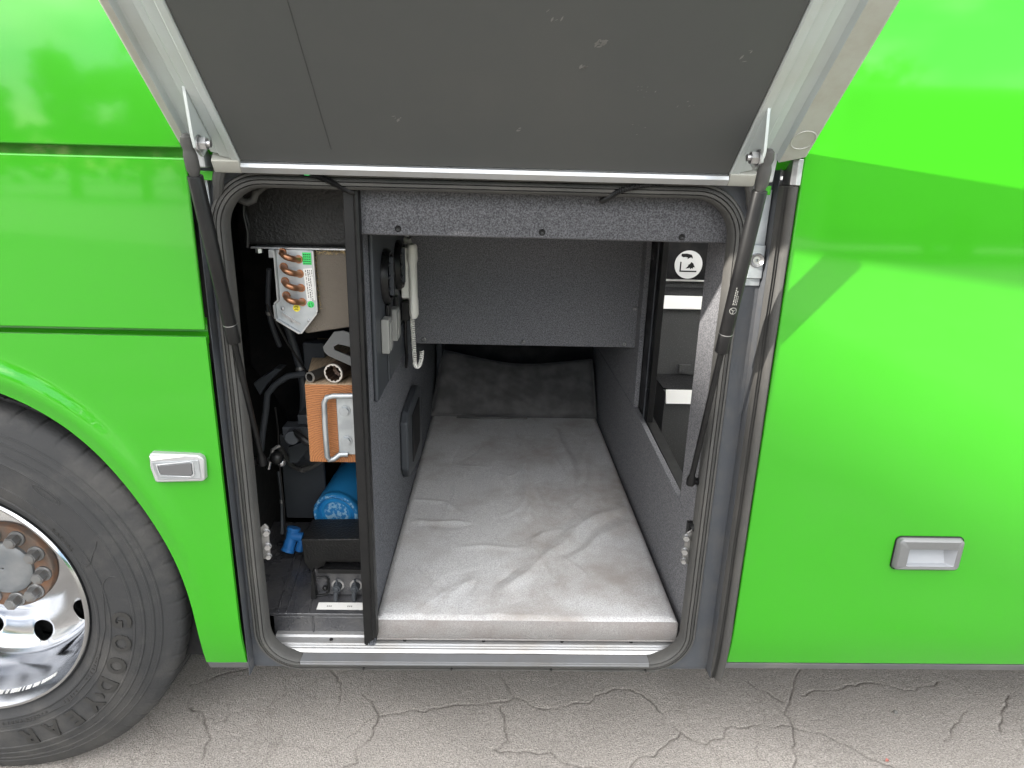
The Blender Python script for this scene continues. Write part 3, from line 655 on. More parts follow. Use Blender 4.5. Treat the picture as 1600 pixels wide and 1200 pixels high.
# right lining with its opening to the stairwell: built round the hole
prism(bm, [(0.088, 0.262), (2.42, 0.262), (2.42, 0.738), (1.115, 0.752), (0.298, 0.705), (0.088, 0.705)], 'x', XR, XR+0.022)
prism(bm, [(0.088, 0.7052), (0.298, 0.7052), (0.303, 1.72), (0.088, 1.72)], 'x', XR, XR+0.022)
prism(bm, [(1.115, 0.7525), (2.42, 0.7385), (2.42, 1.72), (1.13, 1.72)], 'x', XR, XR+0.022)
obj('bunk_side_lining', bm, CARPETB, coach, bevel=0.003)
bm = B(); box(bm, XL-0.01, 0.70, 0.098, 0.13, 1.582, 1.72); box(bm, XL-0.01, 0.70, 0.131, 1.25, 1.586, 1.60)
hd = obj('bunk_header', bm, CARPET, coach, bevel=0.006)
bm = B(); box(bm, XL+0.0005, XR+0.02, 1.20, 1.24, 1.01, 1.60); bp_ = obj('bunk_back_panel', bm, CARPETB, coach, bevel=0.004)
bm = B(); box(bm, XL, XR, 0.225, 2.42, 0.262, 0.281); box(bm, XL, XR, 2.42, 2.45, 0.262, 1.3); box(bm, XL, XR, 1.245, 2.42, 1.012, 1.03); obj('bunk_floor', bm, MATTE, coach)
s0 = None
for i, (x, z) in enumerate([(-0.322, 1.031), (0.126, 1.027), (0.59, 1.028), (0.622, 1.19)]):
    if s0 is None:
        bm = B(); lathe_y(bm, [(0.0015, -0.003), (0.005, -0.005), (0.0095, -0.002), (0.0105, 0.002)], x, z, 14, y0=1.199); s0 = obj('panel_screw', bm, STEEL, bp_); fx, fz = x, z
    else: dup(s0, x-fx, 0, z-fz)
s0 = None
for x, z in [(-0.264, 1.600), (0.121, 1.600), (0.499, 1.596)]:
    if s0 is None:
        bm = B(); lathe_y(bm, [(0.0015, -0.0), (0.006, -0.002), (0.009, 0.001)], x, z, 12, y0=0.097); s0 = obj('header_screw', bm, BLACK, hd); fx, fz = x, z
    else: dup(s0, x-fx, 0, z-fz)
bm = B(); box(bm, -0.36, -0.32, 2.20, 2.41, 0.37, 1.0); obj('corner_post', bm, DPLAST, coach, bevel=0.01)

# divider post between the bunk and the equipment locker
bm = B()
prism(bm, [(-0.403, 1.708), (-0.371, 1.708), (-0.371, 0.306), (-0.404, 0.286)], 'y', 0.078, 0.099)
dvp = obj('divider_post', bm, BLACK, coach, bevel=0.003)
bm = B(); zz_ = grid(0.32, 1.70, 170)
rows = [[bm.verts.new((x, y - (0.0012 if i % 2 else 0), z)) for x, y in [(-0.376, 0.0775), (-0.374, 0.072), (-0.368, 0.069), (-0.362, 0.072), (-0.360, 0.082), (-0.3605, 0.104)]] for i, z in enumerate(zz_)]
for i in range(len(rows)-1):
    for k in range(5): bm.faces.new((rows[i][k], rows[i][k+1], rows[i+1][k+1], rows[i+1][k]))
obj('edge_trim', bm, BLACK, dvp, smooth=45)

# control panel on the left wall
bm = B(); box(bm, XL+0.0005, XL+0.014, 0.232, 1.02, 1.062, 1.575)
cp = obj('control_panel', bm, DPLAST, coach, bevel=0.010, seg=3)
bm = B(); box(bm, XL+0.0145, XL+0.020, 0.42, 0.98, 1.075, 1.20); obj('trim_step', bm, DPLAST, cp, bevel=0.006)
def lathe_x(bm, prof, cy, cz, n=32):
    rings = [[bm.verts.new((x, cy+r*cos(2*pi*k/n), cz+r*sin(2*pi*k/n))) for k in range(n)] for r, x in prof]
    for i in range(len(rings)-1):
        for k in range(n): bm.faces.new((rings[i][k], rings[i][(k+1) % n], rings[i+1][(k+1) % n], rings[i+1][k]))
def vent(cy, cz, r):
    x0 = XL+0.0145
    bm = B(); lathe_x(bm, [(r, x0), (r*1.0, x0+0.010), (r*0.90, x0+0.022), (r*0.80, x0+0.020), (r*0.78, x0+0.004), (0.003, x0+0.003)], cy, cz)
    v = obj('air_vent', bm, BLACK, cp, smooth=40)
    for k in (-0.45, 0.0, 0.45):
        hw = r*0.78*math.sqrt(1-k*k)
        bm = B(); box(bm, x0+0.004, x0+0.020, cy-hw, cy+hw, cz+k*r-0.003, cz+k*r+0.003); obj('vent_louvre', bm, DPLAST, v, bevel=0.001)
    bm = B(); box(bm, x0+0.014, x0+0.028, cy-0.004, cy+0.004, cz-r*0.7, cz+r*0.7); obj('vent_louvre', bm, DPLAST, v, bevel=0.001)
vent(0.425, 1.425, 0.088); vent(0.70, 1.425, 0.088)
for y0, y1 in ((0.315, 0.375), (0.485, 0.545)):
    bm = B(); box(bm, XL+0.0145, XL+0.040, y0, y1, 1.195, 1.305); sw = obj('rocker_switch', bm, GPLAST, cp, bevel=0.004)
    bm = B(); box(bm, XL+0.0405, XL+0.044, y0+0.008, y1-0.008, 1.205, 1.295); obj('rocker', bm, GPLAST, sw, bevel=0.002)
for y0, y1 in ((0.40, 0.45), (0.57, 0.61)):
    bm = B(); box(bm, XL+0.0145, XL+0.03, y0, y1, 1.27, 1.335); obj('switch_clip', bm, BLACK, cp, bevel=0.006)
bm = B()   # moulded door pocket lower on the wall
prism(bm, [(0.735, 0.60), (0.735, 0.80), (0.78, 0.832), (1.10, 0.845), (1.20, 0.80), (1.20, 0.50), (1.16, 0.47), (0.78, 0.55)], 'x', XL+0.0005, XL+0.034)
pk = obj('wall_pocket', bm, DPLAST, coach, bevel=0.010, seg=3)
bm = B(); box(bm, XL+0.0345, XL+0.038, 0.86, 1.10, 0.58, 0.79); obj('pocket_mouth', bm, MATTE, pk, bevel=0.004)

# wall telephone with spiral cord
bm = B()
prism(bm, [(0.735, 1.485), (0.735, 1.30), (0.775, 1.285), (0.83, 1.29), (0.83, 1.485)], 'x', -0.352, -0.322)
tel = obj('telephone', bm, WPLAST, coach, bevel=0.006)
bm = B()
sec = [(1.495, 0.028, 0.016), (1.485, 0.036, 0.020), (1.44, 0.038, 0.021), (1.425, 0.034, 0.017), (1.30, 0.032, 0.016), (1.285, 0.036, 0.018), (1.235, 0.036, 0.018), (1.222, 0.028, 0.012)]
rows = []
for z, a, b in sec:
    lean = 0.008*(1.495-z)/0.27
    rows.append([bm.verts.new((-0.312+b*cos(2*pi*k/18)+lean*0.5, 0.775-0.02+a*sin(2*pi*k/18), z)) for k in range(18)])
for i in range(len(rows)-1):
    for k in range(18): bm.faces.new((rows[i][k], rows[i][(k+1) % 18], rows[i+1][(k+1) % 18], rows[i+1][k]))
bm.faces.new(rows[0]); bm.faces.new(rows[-1][::-1])
obj('receiver', bm, WPLAST, tel, smooth=50)
bm = B(); tube(bm, [(-0.335, 0.76, 1.50), (-0.33, 0.745, 1.515), (-0.322, 0.745, 1.515), (-0.318, 0.76, 1.495)], 0.009, 10); obj('hook', bm, GPLAST, tel)
bm = B(); box(bm, -0.355, -0.325, 0.74, 0.82, 1.212, 1.283); obj('socket_block', bm, BLACK, tel, bevel=0.004)
pts = []; n = 420
for i in range(n+1):
    f = i/n
    if f < 0.55: q = Vector((-0.316+0.012*f, 0.76, 1.225-0.18*f/0.55))
    else:
        g = (f-0.55)/0.45; q = Vector((-0.3094+0.014*(1-cos(pi*g))*1.0, 0.76+0.0, 1.045-0.022*sin(pi*g)+0.085*max(0, g-0.4)**1.2))
    a = 2*pi*f*46
    pts.append(q + Vector((0.0068*cos(a), 0.0068*sin(a), 0)))
bm = B(); tube(bm, pts, 0.0024, 6); obj('spiral_cord', bm, WPLAST, tel)
bm = B(); tube(bm, [(-0.345, 0.78, 1.21), (-0.348, 0.79, 1.12), (-0.345, 0.8, 1.06), (-0.355, 0.85, 1.0)], 0.007, 8); obj('black_lead', bm, BLACK, tel)
bm = B(); cyl(bm, (-0.345, 0.80, 1.54), (-0.345, 0.80, 1.60), 0.009); cyl(bm, (-0.33, 0.775, 1.528), (-0.33, 0.765, 1.528), 0.009); obj('wall_hook', bm, STEEL, coach)

# stairwell behind the right lining
bm = B()
box(bm, 0.66, 0.685, 0.94, 1.14, 0.72, 1.62)                 # black slider plate
obj('door_slider', bm, BLACK, coach, bevel=0.003)
bm = B(); box(bm, 0.66, 0.672, 0.285, 0.350, 0.70, 1.62); obj('door_stop', bm, CARPETD, coach, bevel=0.002)
bm = B(); cyl(bm, (0.655, 0.99, 0.74), (0.655, 0.99, 1.6), 0.004, n=10); obj('slider_rail', bm, DPLAST, coach)
bm = B(); prism(bm, [(0.30, 0.66), (1.112, 0.72), (1.112, 0.76), (0.30, 0.70)], 'x', 0.6585, 0.70); obj('opening_ledge', bm, BLACK, coach, bevel=0.003)
bm = B()
box(bm, 0.672, 2.25, 2.3, 2.33, 0.2, 1.75);  box(bm, 0.672, 2.25, 0.2, 2.29, 0.195, 0.215)
obj('stairwell_lining', bm, MATTE, coach)
bm = B(); box(bm, 2.25, 2.28, 0.2, 2.33, 0.2, 1.75); box(bm, 0.672, 2.25, 0.17, 0.2, 0.2, 1.75); obj('bounce_wall', bm, BOUNCE, coach, smooth=0)  # unseen pale walls added to bounce light through the opening into the bunk
bm = B(); box(bm, 0.672, 0.69, 0.17, 2.33, 1.76, 4.19); box(bm, 2.25, 2.28, 0.17, 2.33, 1.76, 4.19); box(bm, 0.691, 2.249, 2.3, 2.33, 1.76, 4.19); box(bm, 0.691, 2.249, 0.17, 0.2, 1.76, 2.19); obj('light_shaft', bm, BOUNCE, coach, smooth=0)  # unseen pale shaft added to channel daylight onto the steps
def step(y0, y1, z, xl, zlow, edge_h):
    bm = B(); box(bm, xl, 2.24, y0+0.012, y1, zlow, z-0.0005); r = obj('stair_step', bm, RISER, coach)
    bm = B(); prism(bm, [(xl, y0+0.06), (xl, y1-0.003), (2.236, y1-0.003), (2.236, y0+0.021), (xl+0.03, y0+0.021)], 'z', z, z+0.008); obj('tread_cover', bm, TREAD, r)
    bm = B(); prism(bm, [(y0+0.014, z+0.012), (y0+0.020, z+0.010), (y0+0.020, z+0.0005), (y0+0.0115, z-0.001), (y0+0.0115, z-edge_h), (y0-0.012, z-edge_h)], 'x', xl+0.002, 2.235); obj('edge_strip', bm, EDGE, r, bevel=0.002)
step(1.30, 1.60, 0.765, 0.828, 0.22, 0.052)
step(1.60, 1.92, 1.172, 0.840, 0.75, 0.052)
step(1.92, 2.28, 1.215, 0.80, 0.75, 0.0)
bm = B(); box(bm, 0.96, 1.02, 1.57, 1.59, 0.79, 0.83); obj('chequer_plate', bm, RISER, coach)
# round litter-bin sign on the dark stair wall
def sign():
    Y0 = 1.895; C = (1.045, 1.308)
    bm = B(); cyl(bm, (C[0], Y0, C[1]), (C[0], Y0+0.004, C[1]), 0.076, n=48)
    sg = obj('litter_sign', bm, SIGNW, coach)
    sc = 0.0018; Y1 = Y0-0.0012
    def poly(pts, nm):
        bm = B(); prism(bm, [(C[0]+a*sc, C[1]+b*sc) for a, b in pts], 'y', Y1, Y0-0.0003); obj(nm, bm, INK, sg, smooth=0)
    poly([(-26, 8), (-22, 8), (-22, -18), (26, -18), (26, -22), (-26, -22)], 'bin_outline')
    poly([(-24, 25), (-24, 32), (-8, 33), (6, 30), (10, 24), (10, 18), (6, 22), (0, 20), (-5, 16), (-4, 21), (-10, 23), (-18, 22)], 'hand')
    poly([(8, 8), (14, 4), (20, -8), (15, -7), (14, -12), (10, -10), (6, -14), (5, -9), (-2, -11), (-8, -12), (0, -3), (-2, -1), (4, 2)], 'litter')
    bm = B(); box(bm, C[0]-0.20, C[0]+0.4, Y0+0.005, Y0+0.02, 1.226, 1.60); obj('stair_back_wall', bm, MATTE, coach)
sign()

# door lock strikers on both jambs
def striker(x, y, z, sx, mat_):
    bm = B(); prism(bm, [(x-0.014, z-0.058), (x+0.008, z-0.062), (x+0.014, z-0.052), (x+0.016, z+0.050), (x+0.006, z+0.062), (x-0.010, z+0.048)], 'y', y, y+0.007)
    s = obj('door_striker', bm, STRK, coach, bevel=0.002)
    for dz, r in ((0.036, 0.0095), (-0.012, 0.0095), (-0.046, 0.008)):
        cx = x+sx*0.010
        bm = B(); cyl(bm, (cx, y-0.0005, z+dz), (cx, y-0.003, z+dz), r*1.25, n=18); cyl(bm, (cx, y-0.003, z+dz), (cx+sx*0.003, y-0.014, z+dz), r, n=6); obj('striker_bolt', bm, STEEL, s, smooth=25)
    return s
striker(-0.694, 0.085, 0.655, 1, GALV)
r_s = striker(0.612, 0.085, 0.655, -1, GALV)
bm = B(); box(bm, 0.606, 0.640, 0.088, 0.11, 0.60, 0.735); tube(bm, [(0.615, 0.08, 0.725), (0.63, 0.075, 0.735), (0.64, 0.08, 0.73)], 0.013, 10); obj('striker_cover', bm, BLACK, coach, bevel=0.005)

# ------------------------------------------------------------------ equipment locker left of the bunk
bm = B()
box(bm, -1.02, -0.396, 0.98, 1.0, 0.24, 1.78); box(bm, -1.04, -1.02, 0.09, 1.0, 0.24, 1.78); box(bm, -1.02, -0.396, 0.30, 0.979, 1.72, 1.74)
box(bm, -1.02, -0.72, 0.085, 0.092, 0.24, 1.78); box(bm, -1.02, -0.396, 0.09, 0.979, 0.235, 0.25)
box(bm, -0.405, -0.3965, 0.10, 0.97, 0.26, 1.70)
obj('locker_lining', bm, MATTE, coach)
bm = B(); box(bm, -0.735, -0.406, 0.27, 0.8, 1.530, 1.706); obj('blower_housing', bm, LEATHER, coach, bevel=0.012, seg=3)
# evaporator unit
bm = B(); box(bm, -0.7095, -0.406, 0.235, 0.55, 1.5235, 1.5285); box(bm, -0.655, -0.640, 0.222, 0.25, 1.500, 1.523); cyl(bm, (-0.69, 0.25, 1.523), (-0.69, 0.25, 1.510), 0.011, n=6)
ev = obj('evaporator', bm, ALU, coach, bevel=0.001)
plate = [(-0.634, 1.523), (-0.528, 1.523), (-0.526, 1.345), (-0.578, 1.281), (-0.646, 1.323), (-0.647, 1.366), (-0.634, 1.378)]
bm = B(); prism(bm, plate, 'y', 0.226, 0.234); epl = obj('end_plate', bm, GALV, ev, bevel=0.001)
bm = B()
for i in range(len(plate)):
    if i == 0: continue
    a, b = Vector((plate[i][0], 0, plate[i][1])), Vector((plate[(i+1) % 7][0], 0, plate[(i+1) % 7][1])); t = (b-a).normalized(); nn = Vector((t.z, 0, -t.x))
    q = [a, b, b-nn*0.0035*-1, a-nn*0.0035*-1]
    q = [(v.x, v.z) for v in (a, b, b+nn*0.004*-1+t*-0.002, a+nn*0.004*-1+t*0.002)]
    prism(bm, q, 'y', 0.212, 0.2255)
obj('plate_flange', bm, ALU, ev)
bm = B(); prism(bm, [(-0.632, 1.335), (-0.582, 1.303), (-0.578, 1.308), (-0.630, 1.341)], 'y', 0.222, 0.2255); obj('plate_clip', bm, STEEL, ev)
bm = B(); box(bm, -0.630, -0.622, 0.22, 0.2255, 1.515, 1.523); obj('plate_clip', bm, STEEL, ev)
rv = None
for x, z in ((-0.628, 1.352), (-0.602, 1.316), (-0.553, 1.317)):
    bm = B(); lathe_y(bm, [(0.0005, -0.004), (0.005, -0.003), (0.006, 0)], x, z, 10, y0=0.226); obj('rivet', bm, STEEL, ev)
for i in range(4):
    z = 1.519 - 0.0415*i; xo = 0.0006*i
    A0 = Vector((-0.616+xo, 0.226, z-0.003)); A1 = Vector((-0.571+xo, 0.226, z-0.022)); pts = []
    for k in range(15):
        f = k/14; q = A0.lerp(A1, f); q.y = 0.2255 - 0.034*math.sin(pi*f)**0.6; pts.append(q)
    bm = B(); tube(bm, pts, 0.0088, 14); obj('copper_bend', bm, COPPER, ev)
    bm = B(); lathe_y(bm, [(0.0125, 0.0), (0.0115, -0.003), (0.0088, -0.003)], A1.x, A1.z, 16, y0=0.2258); lathe_y(bm, [(0.0125, 0.0), (0.0115, -0.003), (0.0088, -0.003)], A0.x, A0.z, 16, y0=0.2258); obj('pipe_collar', bm, COPPER, ev)
YS = 0.2252
def sticker(nm, pts, mat_, y=YS): 
    bm = B(); prism(bm, pts, 'y', y, y+0.0006); return obj(nm, bm, mat_, epl, smooth=0)
def circ(cx, cz, r, n=24): return [(cx+r*cos(2*pi*k/n), cz+r*sin(2*pi*k/n)) for k in range(n)]
sticker('green_label', [(-0.5595, 1.517), (-0.5345, 1.517), (-0.5345, 1.482), (-0.5595, 1.482)], GSTICK)
lw_ = sticker('white_label', [(-0.5605, 1.470), (-0.5335, 1.473), (-0.5285, 1.379), (-0.5545, 1.376)], LABELW)
sticker('yellow_sticker', circ(-0.587, 1.354, 0.0105), YSTICK); sticker('green_sticker', circ(-0.5445, 1.366, 0.010), GSTICK)
text('sticker_number', '33', 0.015, INK, lambda u, v, w: (-0.587-v, YS-0.0007+w*0.1, 1.354+u), epl, 0.0003)
text('sticker_number', '17', 0.017, INK, lambda u, v, w: (-0.5445-u*0.9+v*0.15, YS-0.0007+w*0.1, 1.366-v-u*0.1), epl, 0.0003)
bm = B(); rnd = random.Random(5)
for r_ in range(4):   # rows of small print on the label, reading downwards
    z = 1.467
    while z > 1.383:
        L_ = rnd.uniform(0.002, 0.009 if r_ != 1 else 0.005); w_ = 0.0018 if r_ != 1 else 0.003
        x = -0.5545+0.0058*r_ + (1.47-z)*0.055
        if r_ < 3 or z > 1.45: prism(bm, [(x, z), (x+w_, z), (x+w_, z-L_), (x, z-L_)], 'y', YS-0.0005, YS-0.0001)
        z -= L_+rnd.uniform(0.001, 0.004)
for r_ in range(5):
    for c_ in range(4):
        x, z = -0.5575+0.0055*c_, 1.512-0.0065*r_; prism(bm, [(x, z), (x+0.004, z), (x+0.004, z-0.0022), (x, z-0.0022)], 'y', YS-0.0005, YS-0.0001)
obj('small_print', bm, INK, epl, smooth=0)
bm = B(); prism(bm, [(-0.524, 1.520), (-0.406, 1.518), (-0.406, 1.302), (-0.435, 1.298), (-0.565, 1.276), (-0.574, 1.284), (-0.524, 1.345)], 'y', 0.2345, 0.55); obj('insulation_foam', bm, FOAM, ev, bevel=0.004)
bm = B(); rnd = random.Random(11)
def fray(x, z, n):
    for k in range(n):
        a = rnd.uniform(0, 6.28); L = rnd.uniform(0.003, 0.009); q = Vector((x+rnd.gauss(0, 0.003), 0.231+rnd.uniform(-0.004, 0.002), z+rnd.gauss(0, 0.003)))
        e = q+Vector((cos(a)*L, rnd.uniform(-0.003, 0.002), sin(a)*L)); w = Vector((-sin(a), 0, cos(a)))*0.0008
        bm.faces.new([bm.verts.new(v) for v in (q-w, e, q+w)])
for k in range(26): fray(-0.5225+0.0005*k*0.05, 1.352+0.0065*k, 4)
for k in range(26): fray(-0.52+0.0044*k, 1.518, 6)
obj('torn_edge', bm, FIBRE, ev, smooth=0)['kind'] = 'stuff'
bm = B(); pts = [(-0.712, 0.16, 1.72), (-0.706, 0.16, 1.68), (-0.695, 0.16, 1.660), (-0.678, 0.16, 1.655), (-0.662, 0.16, 1.662), (-0.655, 0.16, 1.680), (-0.64, 0.2, 1.70), (-0.58, 0.25, 1.712)]
tube(bm, pts, 0.010, 12); obj('drain_hose', bm, RUBBER, coach)
bm = B(); tube(bm, [(-0.70, 0.20, 1.67), (-0.707, 0.2, 1.62), (-0.700, 0.2, 1.57), (-0.705, 0.2, 1.53)], 0.005, 8); tube(bm, [(-0.712, 0.21, 1.65), (-0.698, 0.21, 1.59), (-0.712, 0.21, 1.54)], 0.004, 8); obj('wire_loom', bm, BLACK, coach)

# dim brackets, pipes and levers at the back of the locker
bm = B(); tube(bm, [(-0.64, 0.45, 1.085), (-0.70, 0.45, 1.075), (-0.745, 0.45, 1.045), (-0.775, 0.45, 1.01), (-0.785, 0.45, 0.95), (-0.805, 0.45, 0.86), (-0.815, 0.45, 0.80)], 0.011, 12); obj('coolant_pipe', bm, DPLAST, coach)
bm = B(); prism(bm, [(-0.84, 1.03), (-0.76, 1.085), (-0.735, 1.085), (-0.79, 1.03), (-0.82, 0.985)], 'y', 0.50, 0.56); obj('tank_bracket', bm, DPLAST, coach, bevel=0.004)
bm = B(); box(bm, -0.705, -0.60, 0.36, 0.42, 0.885, 0.925); box(bm, -0.655, -0.60, 0.37, 0.45, 0.93, 0.965); box(bm, -0.625, -0.575, 0.40, 0.46, 0.80, 1.00); obj('valve_bracket', bm, DPLAST, coach, bevel=0.004)
bm = B(); cyl(bm, (-0.652, 0.33, 0.915), (-0.652, 0.285, 0.915), 0.023, n=24); kn = obj('shut_off_knob', bm, DPLAST, coach, bevel=0.003)
bm = B(); tube(bm, [(-0.645, 0.30, 0.935), (-0.628, 0.28, 0.930), (-0.600, 0.265, 0.915), (-0.588, 0.262, 0.908)], [0.008, 0.011, 0.013, 0.011], 10); obj('lever', bm, BLACK, kn)
bm = B(); box(bm, -0.70, -0.56, 0.55, 0.60, 0.72, 0.88); box(bm, -0.80, -0.64, 0.60, 0.62, 0.45, 0.80); obj('pump_cover', bm, DPLAST, coach, bevel=0.006)
bm = B(); tube(bm, [(-0.735, 0.40, 0.98), (-0.732, 0.40, 0.90), (-0.738, 0.40, 0.80), (-0.735, 0.40, 0.60), (-0.74, 0.40, 0.45)], 0.003, 6); obj('thin_cable', bm, BLACK, coach)
bm = B(); cyl(bm, (-0.735, 0.30, 0.835), (-0.69, 0.28, 0.832), 0.009, n=12); sphere(bm, (-0.688, 0.28, 0.832), 0.014, 10); tube(bm, [(-0.74, 0.30, 0.80), (-0.72, 0.3, 0.87), (-0.70, 0.31, 0.88)], 0.006, 8); obj('mount_bolt', bm, STEEL, coach)
bm = B(); sphere(bm, (-0.692, 0.25, 0.862), 0.022, 12); obj('crumpled_cap', bm, BLACK, coach)
bm = B(); tube(bm, [(-0.70, 0.3, 1.35), (-0.66, 0.34, 1.22), (-0.62, 0.38, 1.12)], 0.004, 6); obj('thin_cable', bm, BLACK, coach)

for k_, (pts_, r_) in enumerate([([(-0.72, 0.5, 1.30), (-0.69, 0.52, 1.15), (-0.66, 0.5, 1.02), (-0.68, 0.5, 0.88)], 0.014), ([(-0.80, 0.6, 0.75), (-0.74, 0.55, 0.68), (-0.66, 0.52, 0.70), (-0.58, 0.5, 0.78)], 0.010), ([(-0.76, 0.45, 0.72), (-0.745, 0.42, 0.62), (-0.75, 0.4, 0.50)], 0.006), ([(-0.60, 0.5, 0.84), (-0.55, 0.47, 0.80), (-0.48, 0.46, 0.83), (-0.42, 0.46, 0.80)], 0.005), ([(-0.70, 0.35, 1.45), (-0.735, 0.4, 1.30), (-0.72, 0.45, 1.18)], 0.008)]):
    q_ = []
    for i in range(len(pts_)-1):
        for f in (0, 0.25, 0.5, 0.75): q_.append(Vector(pts_[i]).lerp(Vector(pts_[i+1]), f))
    q_.append(Vector(pts_[-1]))
    for _ in range(3): q_ = [q_[0]]+[(q_[i-1]+2*q_[i]+q_[i+1])/4 for i in range(1, len(q_)-1)]+[q_[-1]]
    bm = B(); tube(bm, q_, r_, 10); hs_ = obj('hose', bm, DPLAST if k_ % 2 == 0 else RUBBER, coach)
    bm = B(); c_ = q_[len(q_)//2]; d_ = (q_[len(q_)//2+1]-c_).normalized(); cyl(bm, c_-d_*0.006, c_+d_*0.006, r_*1.25, n=16); obj('hose_clamp', bm, STRK, hs_)
bm = B(); prism(bm, [(-0.73, 0.80), (-0.66, 0.83), (-0.655, 0.80), (-0.70, 0.74), (-0.73, 0.74)], 'y', 0.48, 0.50); obj('pipe_bracket', bm, DPLAST, coach, bevel=0.002)
bm = B(); box(bm, -0.66, -0.585, 0.50, 0.56, 1.08, 1.18); obj('relay_box', bm, DPLAST, coach, bevel=0.006)

# floor of the locker and battery isolator panel
bm = B()
prism(bm, [(0.150, 0.350), (0.62, 0.425), (0.62, 0.41), (0.150, 0.338)], 'x', -0.86, -0.4055)
box(bm, -0.715, -0.4055, 0.1515, 0.160, 0.255, 0.3375)
lf = obj('locker_floor', bm, BITUMEN, coach, bevel=0.003)
bm = B()
for x, w in ((-0.700, 0.004), (-0.672, 0.003), (-0.598, 0.003)):
    pts = [(x + noise.noise(Vector((x*40, k, 0)))*0.004 - 0.02*k/8, 0.155+0.035*k, 0.3515+0.0056*k) for k in range(9)]; tube(bm, pts, w, 6)
pts = [(-0.585+noise.noise(Vector((k, 3, 0)))*0.003, 0.1505, 0.262+0.011*k) for k in range(8)]; tube(bm, pts, 0.003, 6)
obj('sealant_bead', bm, BITUMEN, lf)
bm = B(); prism(bm, [(-0.604, 0.366), (-0.598, 0.462), (-0.575, 0.464), (-0.572, 0.458), (-0.4055, 0.462), (-0.4055, 0.366)], 'y', 0.232, 0.238)
ip = obj('isolator_panel', bm, BITUMEN, coach, bevel=0.002)
bm = B(); prism(bm, [(-0.604, 0.366), (-0.596, 0.470), (-0.592, 0.470), (-0.586, 0.366)], 'y', 0.205, 0.2315); box(bm, -0.58, -0.4055, 0.222, 0.2315, 0.455, 0.470); obj('panel_rim', bm, BLACK, ip, bevel=0.001)
bm = B(); tube(bm, [(-0.588, 0.218, 0.372), (-0.556, 0.222, 0.373), (-0.548, 0.224, 0.385), (-0.548, 0.226, 0.43), (-0.556, 0.226, 0.44), (-0.582, 0.222, 0.44)], 0.004, 8); sphere(bm, (-0.558, 0.220, 0.40), 0.009, 10); obj('seal_wire', bm, BLACK, ip)
for x in (-0.517, -0.456):
    bm = B(); lathe_y(bm, [(0.022, 0.004), (0.021, -0.002), (0.015, -0.003)], x, 0.405, 24, y0=0.231); k0 = obj('isolator_switch', bm, STEEL, ip)
    bm = B(); cyl(bm, (x, 0.230, 0.405), (x, 0.205, 0.405), 0.0155, 0.0135, n=20); cyl(bm, (x, 0.204, 0.405), (x, 0.200, 0.405), 0.010, 0.006, n=16)
    tube(bm, [(x-0.002, 0.212, 0.392), (x-0.004, 0.208, 0.375), (x-0.004, 0.207, 0.355)], [0.007, 0.008, 0.006], 10); tube(bm, [(x, 0.214, 0.418), (x+0.001, 0.213, 0.44)], [0.005, 0.004], 8)
    obj('turn_key', bm, DPLAST, k0, bevel=0.001)
bm = B(); A = [(-0.576, 0.166, 0.3545), (-0.4058, 0.166, 0.3545), (-0.4058, 0.198, 0.3596), (-0.576, 0.198, 0.3596)]
bm.faces.new([bm.verts.new(q) for q in A]); wl = obj('white_label', bm, LABELW, lf, smooth=0)
bm = B()
for x in (-0.545, -0.477): 
    for k in range(3): bm.faces.new([bm.verts.new(q) for q in ((x+0.006*k, 0.178, 0.3569), (x+0.006*k+0.004, 0.178, 0.3569), (x+0.006*k+0.004, 0.184, 0.3579), (x+0.006*k, 0.184, 0.3579))])
obj('label_print', bm, GPLAST, wl, smooth=0)

# ------------------------------------------------------------------ loose things in the locker
# oak wheel block with a steel handle plate
bm = B(); Lb = 0.60
prism(bm, [(0, 0.872), (0.185, 0.872), (0.185, 1.128), (0, 1.128)], 'y', 0, Lb)
bm.faces.ensure_lookup_table()
bm.normal_update()
for f in bm.faces:
    if abs(f.normal.y) < 0.5: f.material_index = 1
ang = radians(11)
for v in bm.verts:
    x, y, z = v.co; v.co = (-0.572 + x*cos(0) - y*sin(ang), 0.20 + y*cos(ang), z)
wb = obj('timber_block', bm, [WOODE, WOODT], None, bevel=0.003, label='orange timber block with a galvanised handle plate on its sawn end', cat='timber block')
bm = B(); box(bm, -0.478, -0.41, 0.190, 0.1985, 0.903, 1.098); hp = obj('handle_plate', bm, GALV, wb, bevel=0.003)
bm = B(); pts = [(-0.40, 0.172, 1.103), (-0.48, 0.172, 1.101), (-0.500, 0.172, 1.096), (-0.509, 0.172, 1.080), (-0.511, 0.172, 1.0), (-0.510, 0.172, 0.905), (-0.505, 0.175, 0.892), (-0.492, 0.18, 0.892), (-0.475, 0.187, 0.905), (-0.45, 0.189, 0.9055)]
tube(bm, pts, 0.0085, 12); obj('handle', bm, GALV, wb)
for z in (1.048, 0.950):
    bm = B(); cyl(bm, (-0.453, 0.1895, z), (-0.453, 0.187, z), 0.018, n=20); cyl(bm, (-0.453, 0.187, z), (-0.453, 0.180, z), 0.0135, n=6); obj('plate_bolt', bm, GALV, hp, smooth=25)
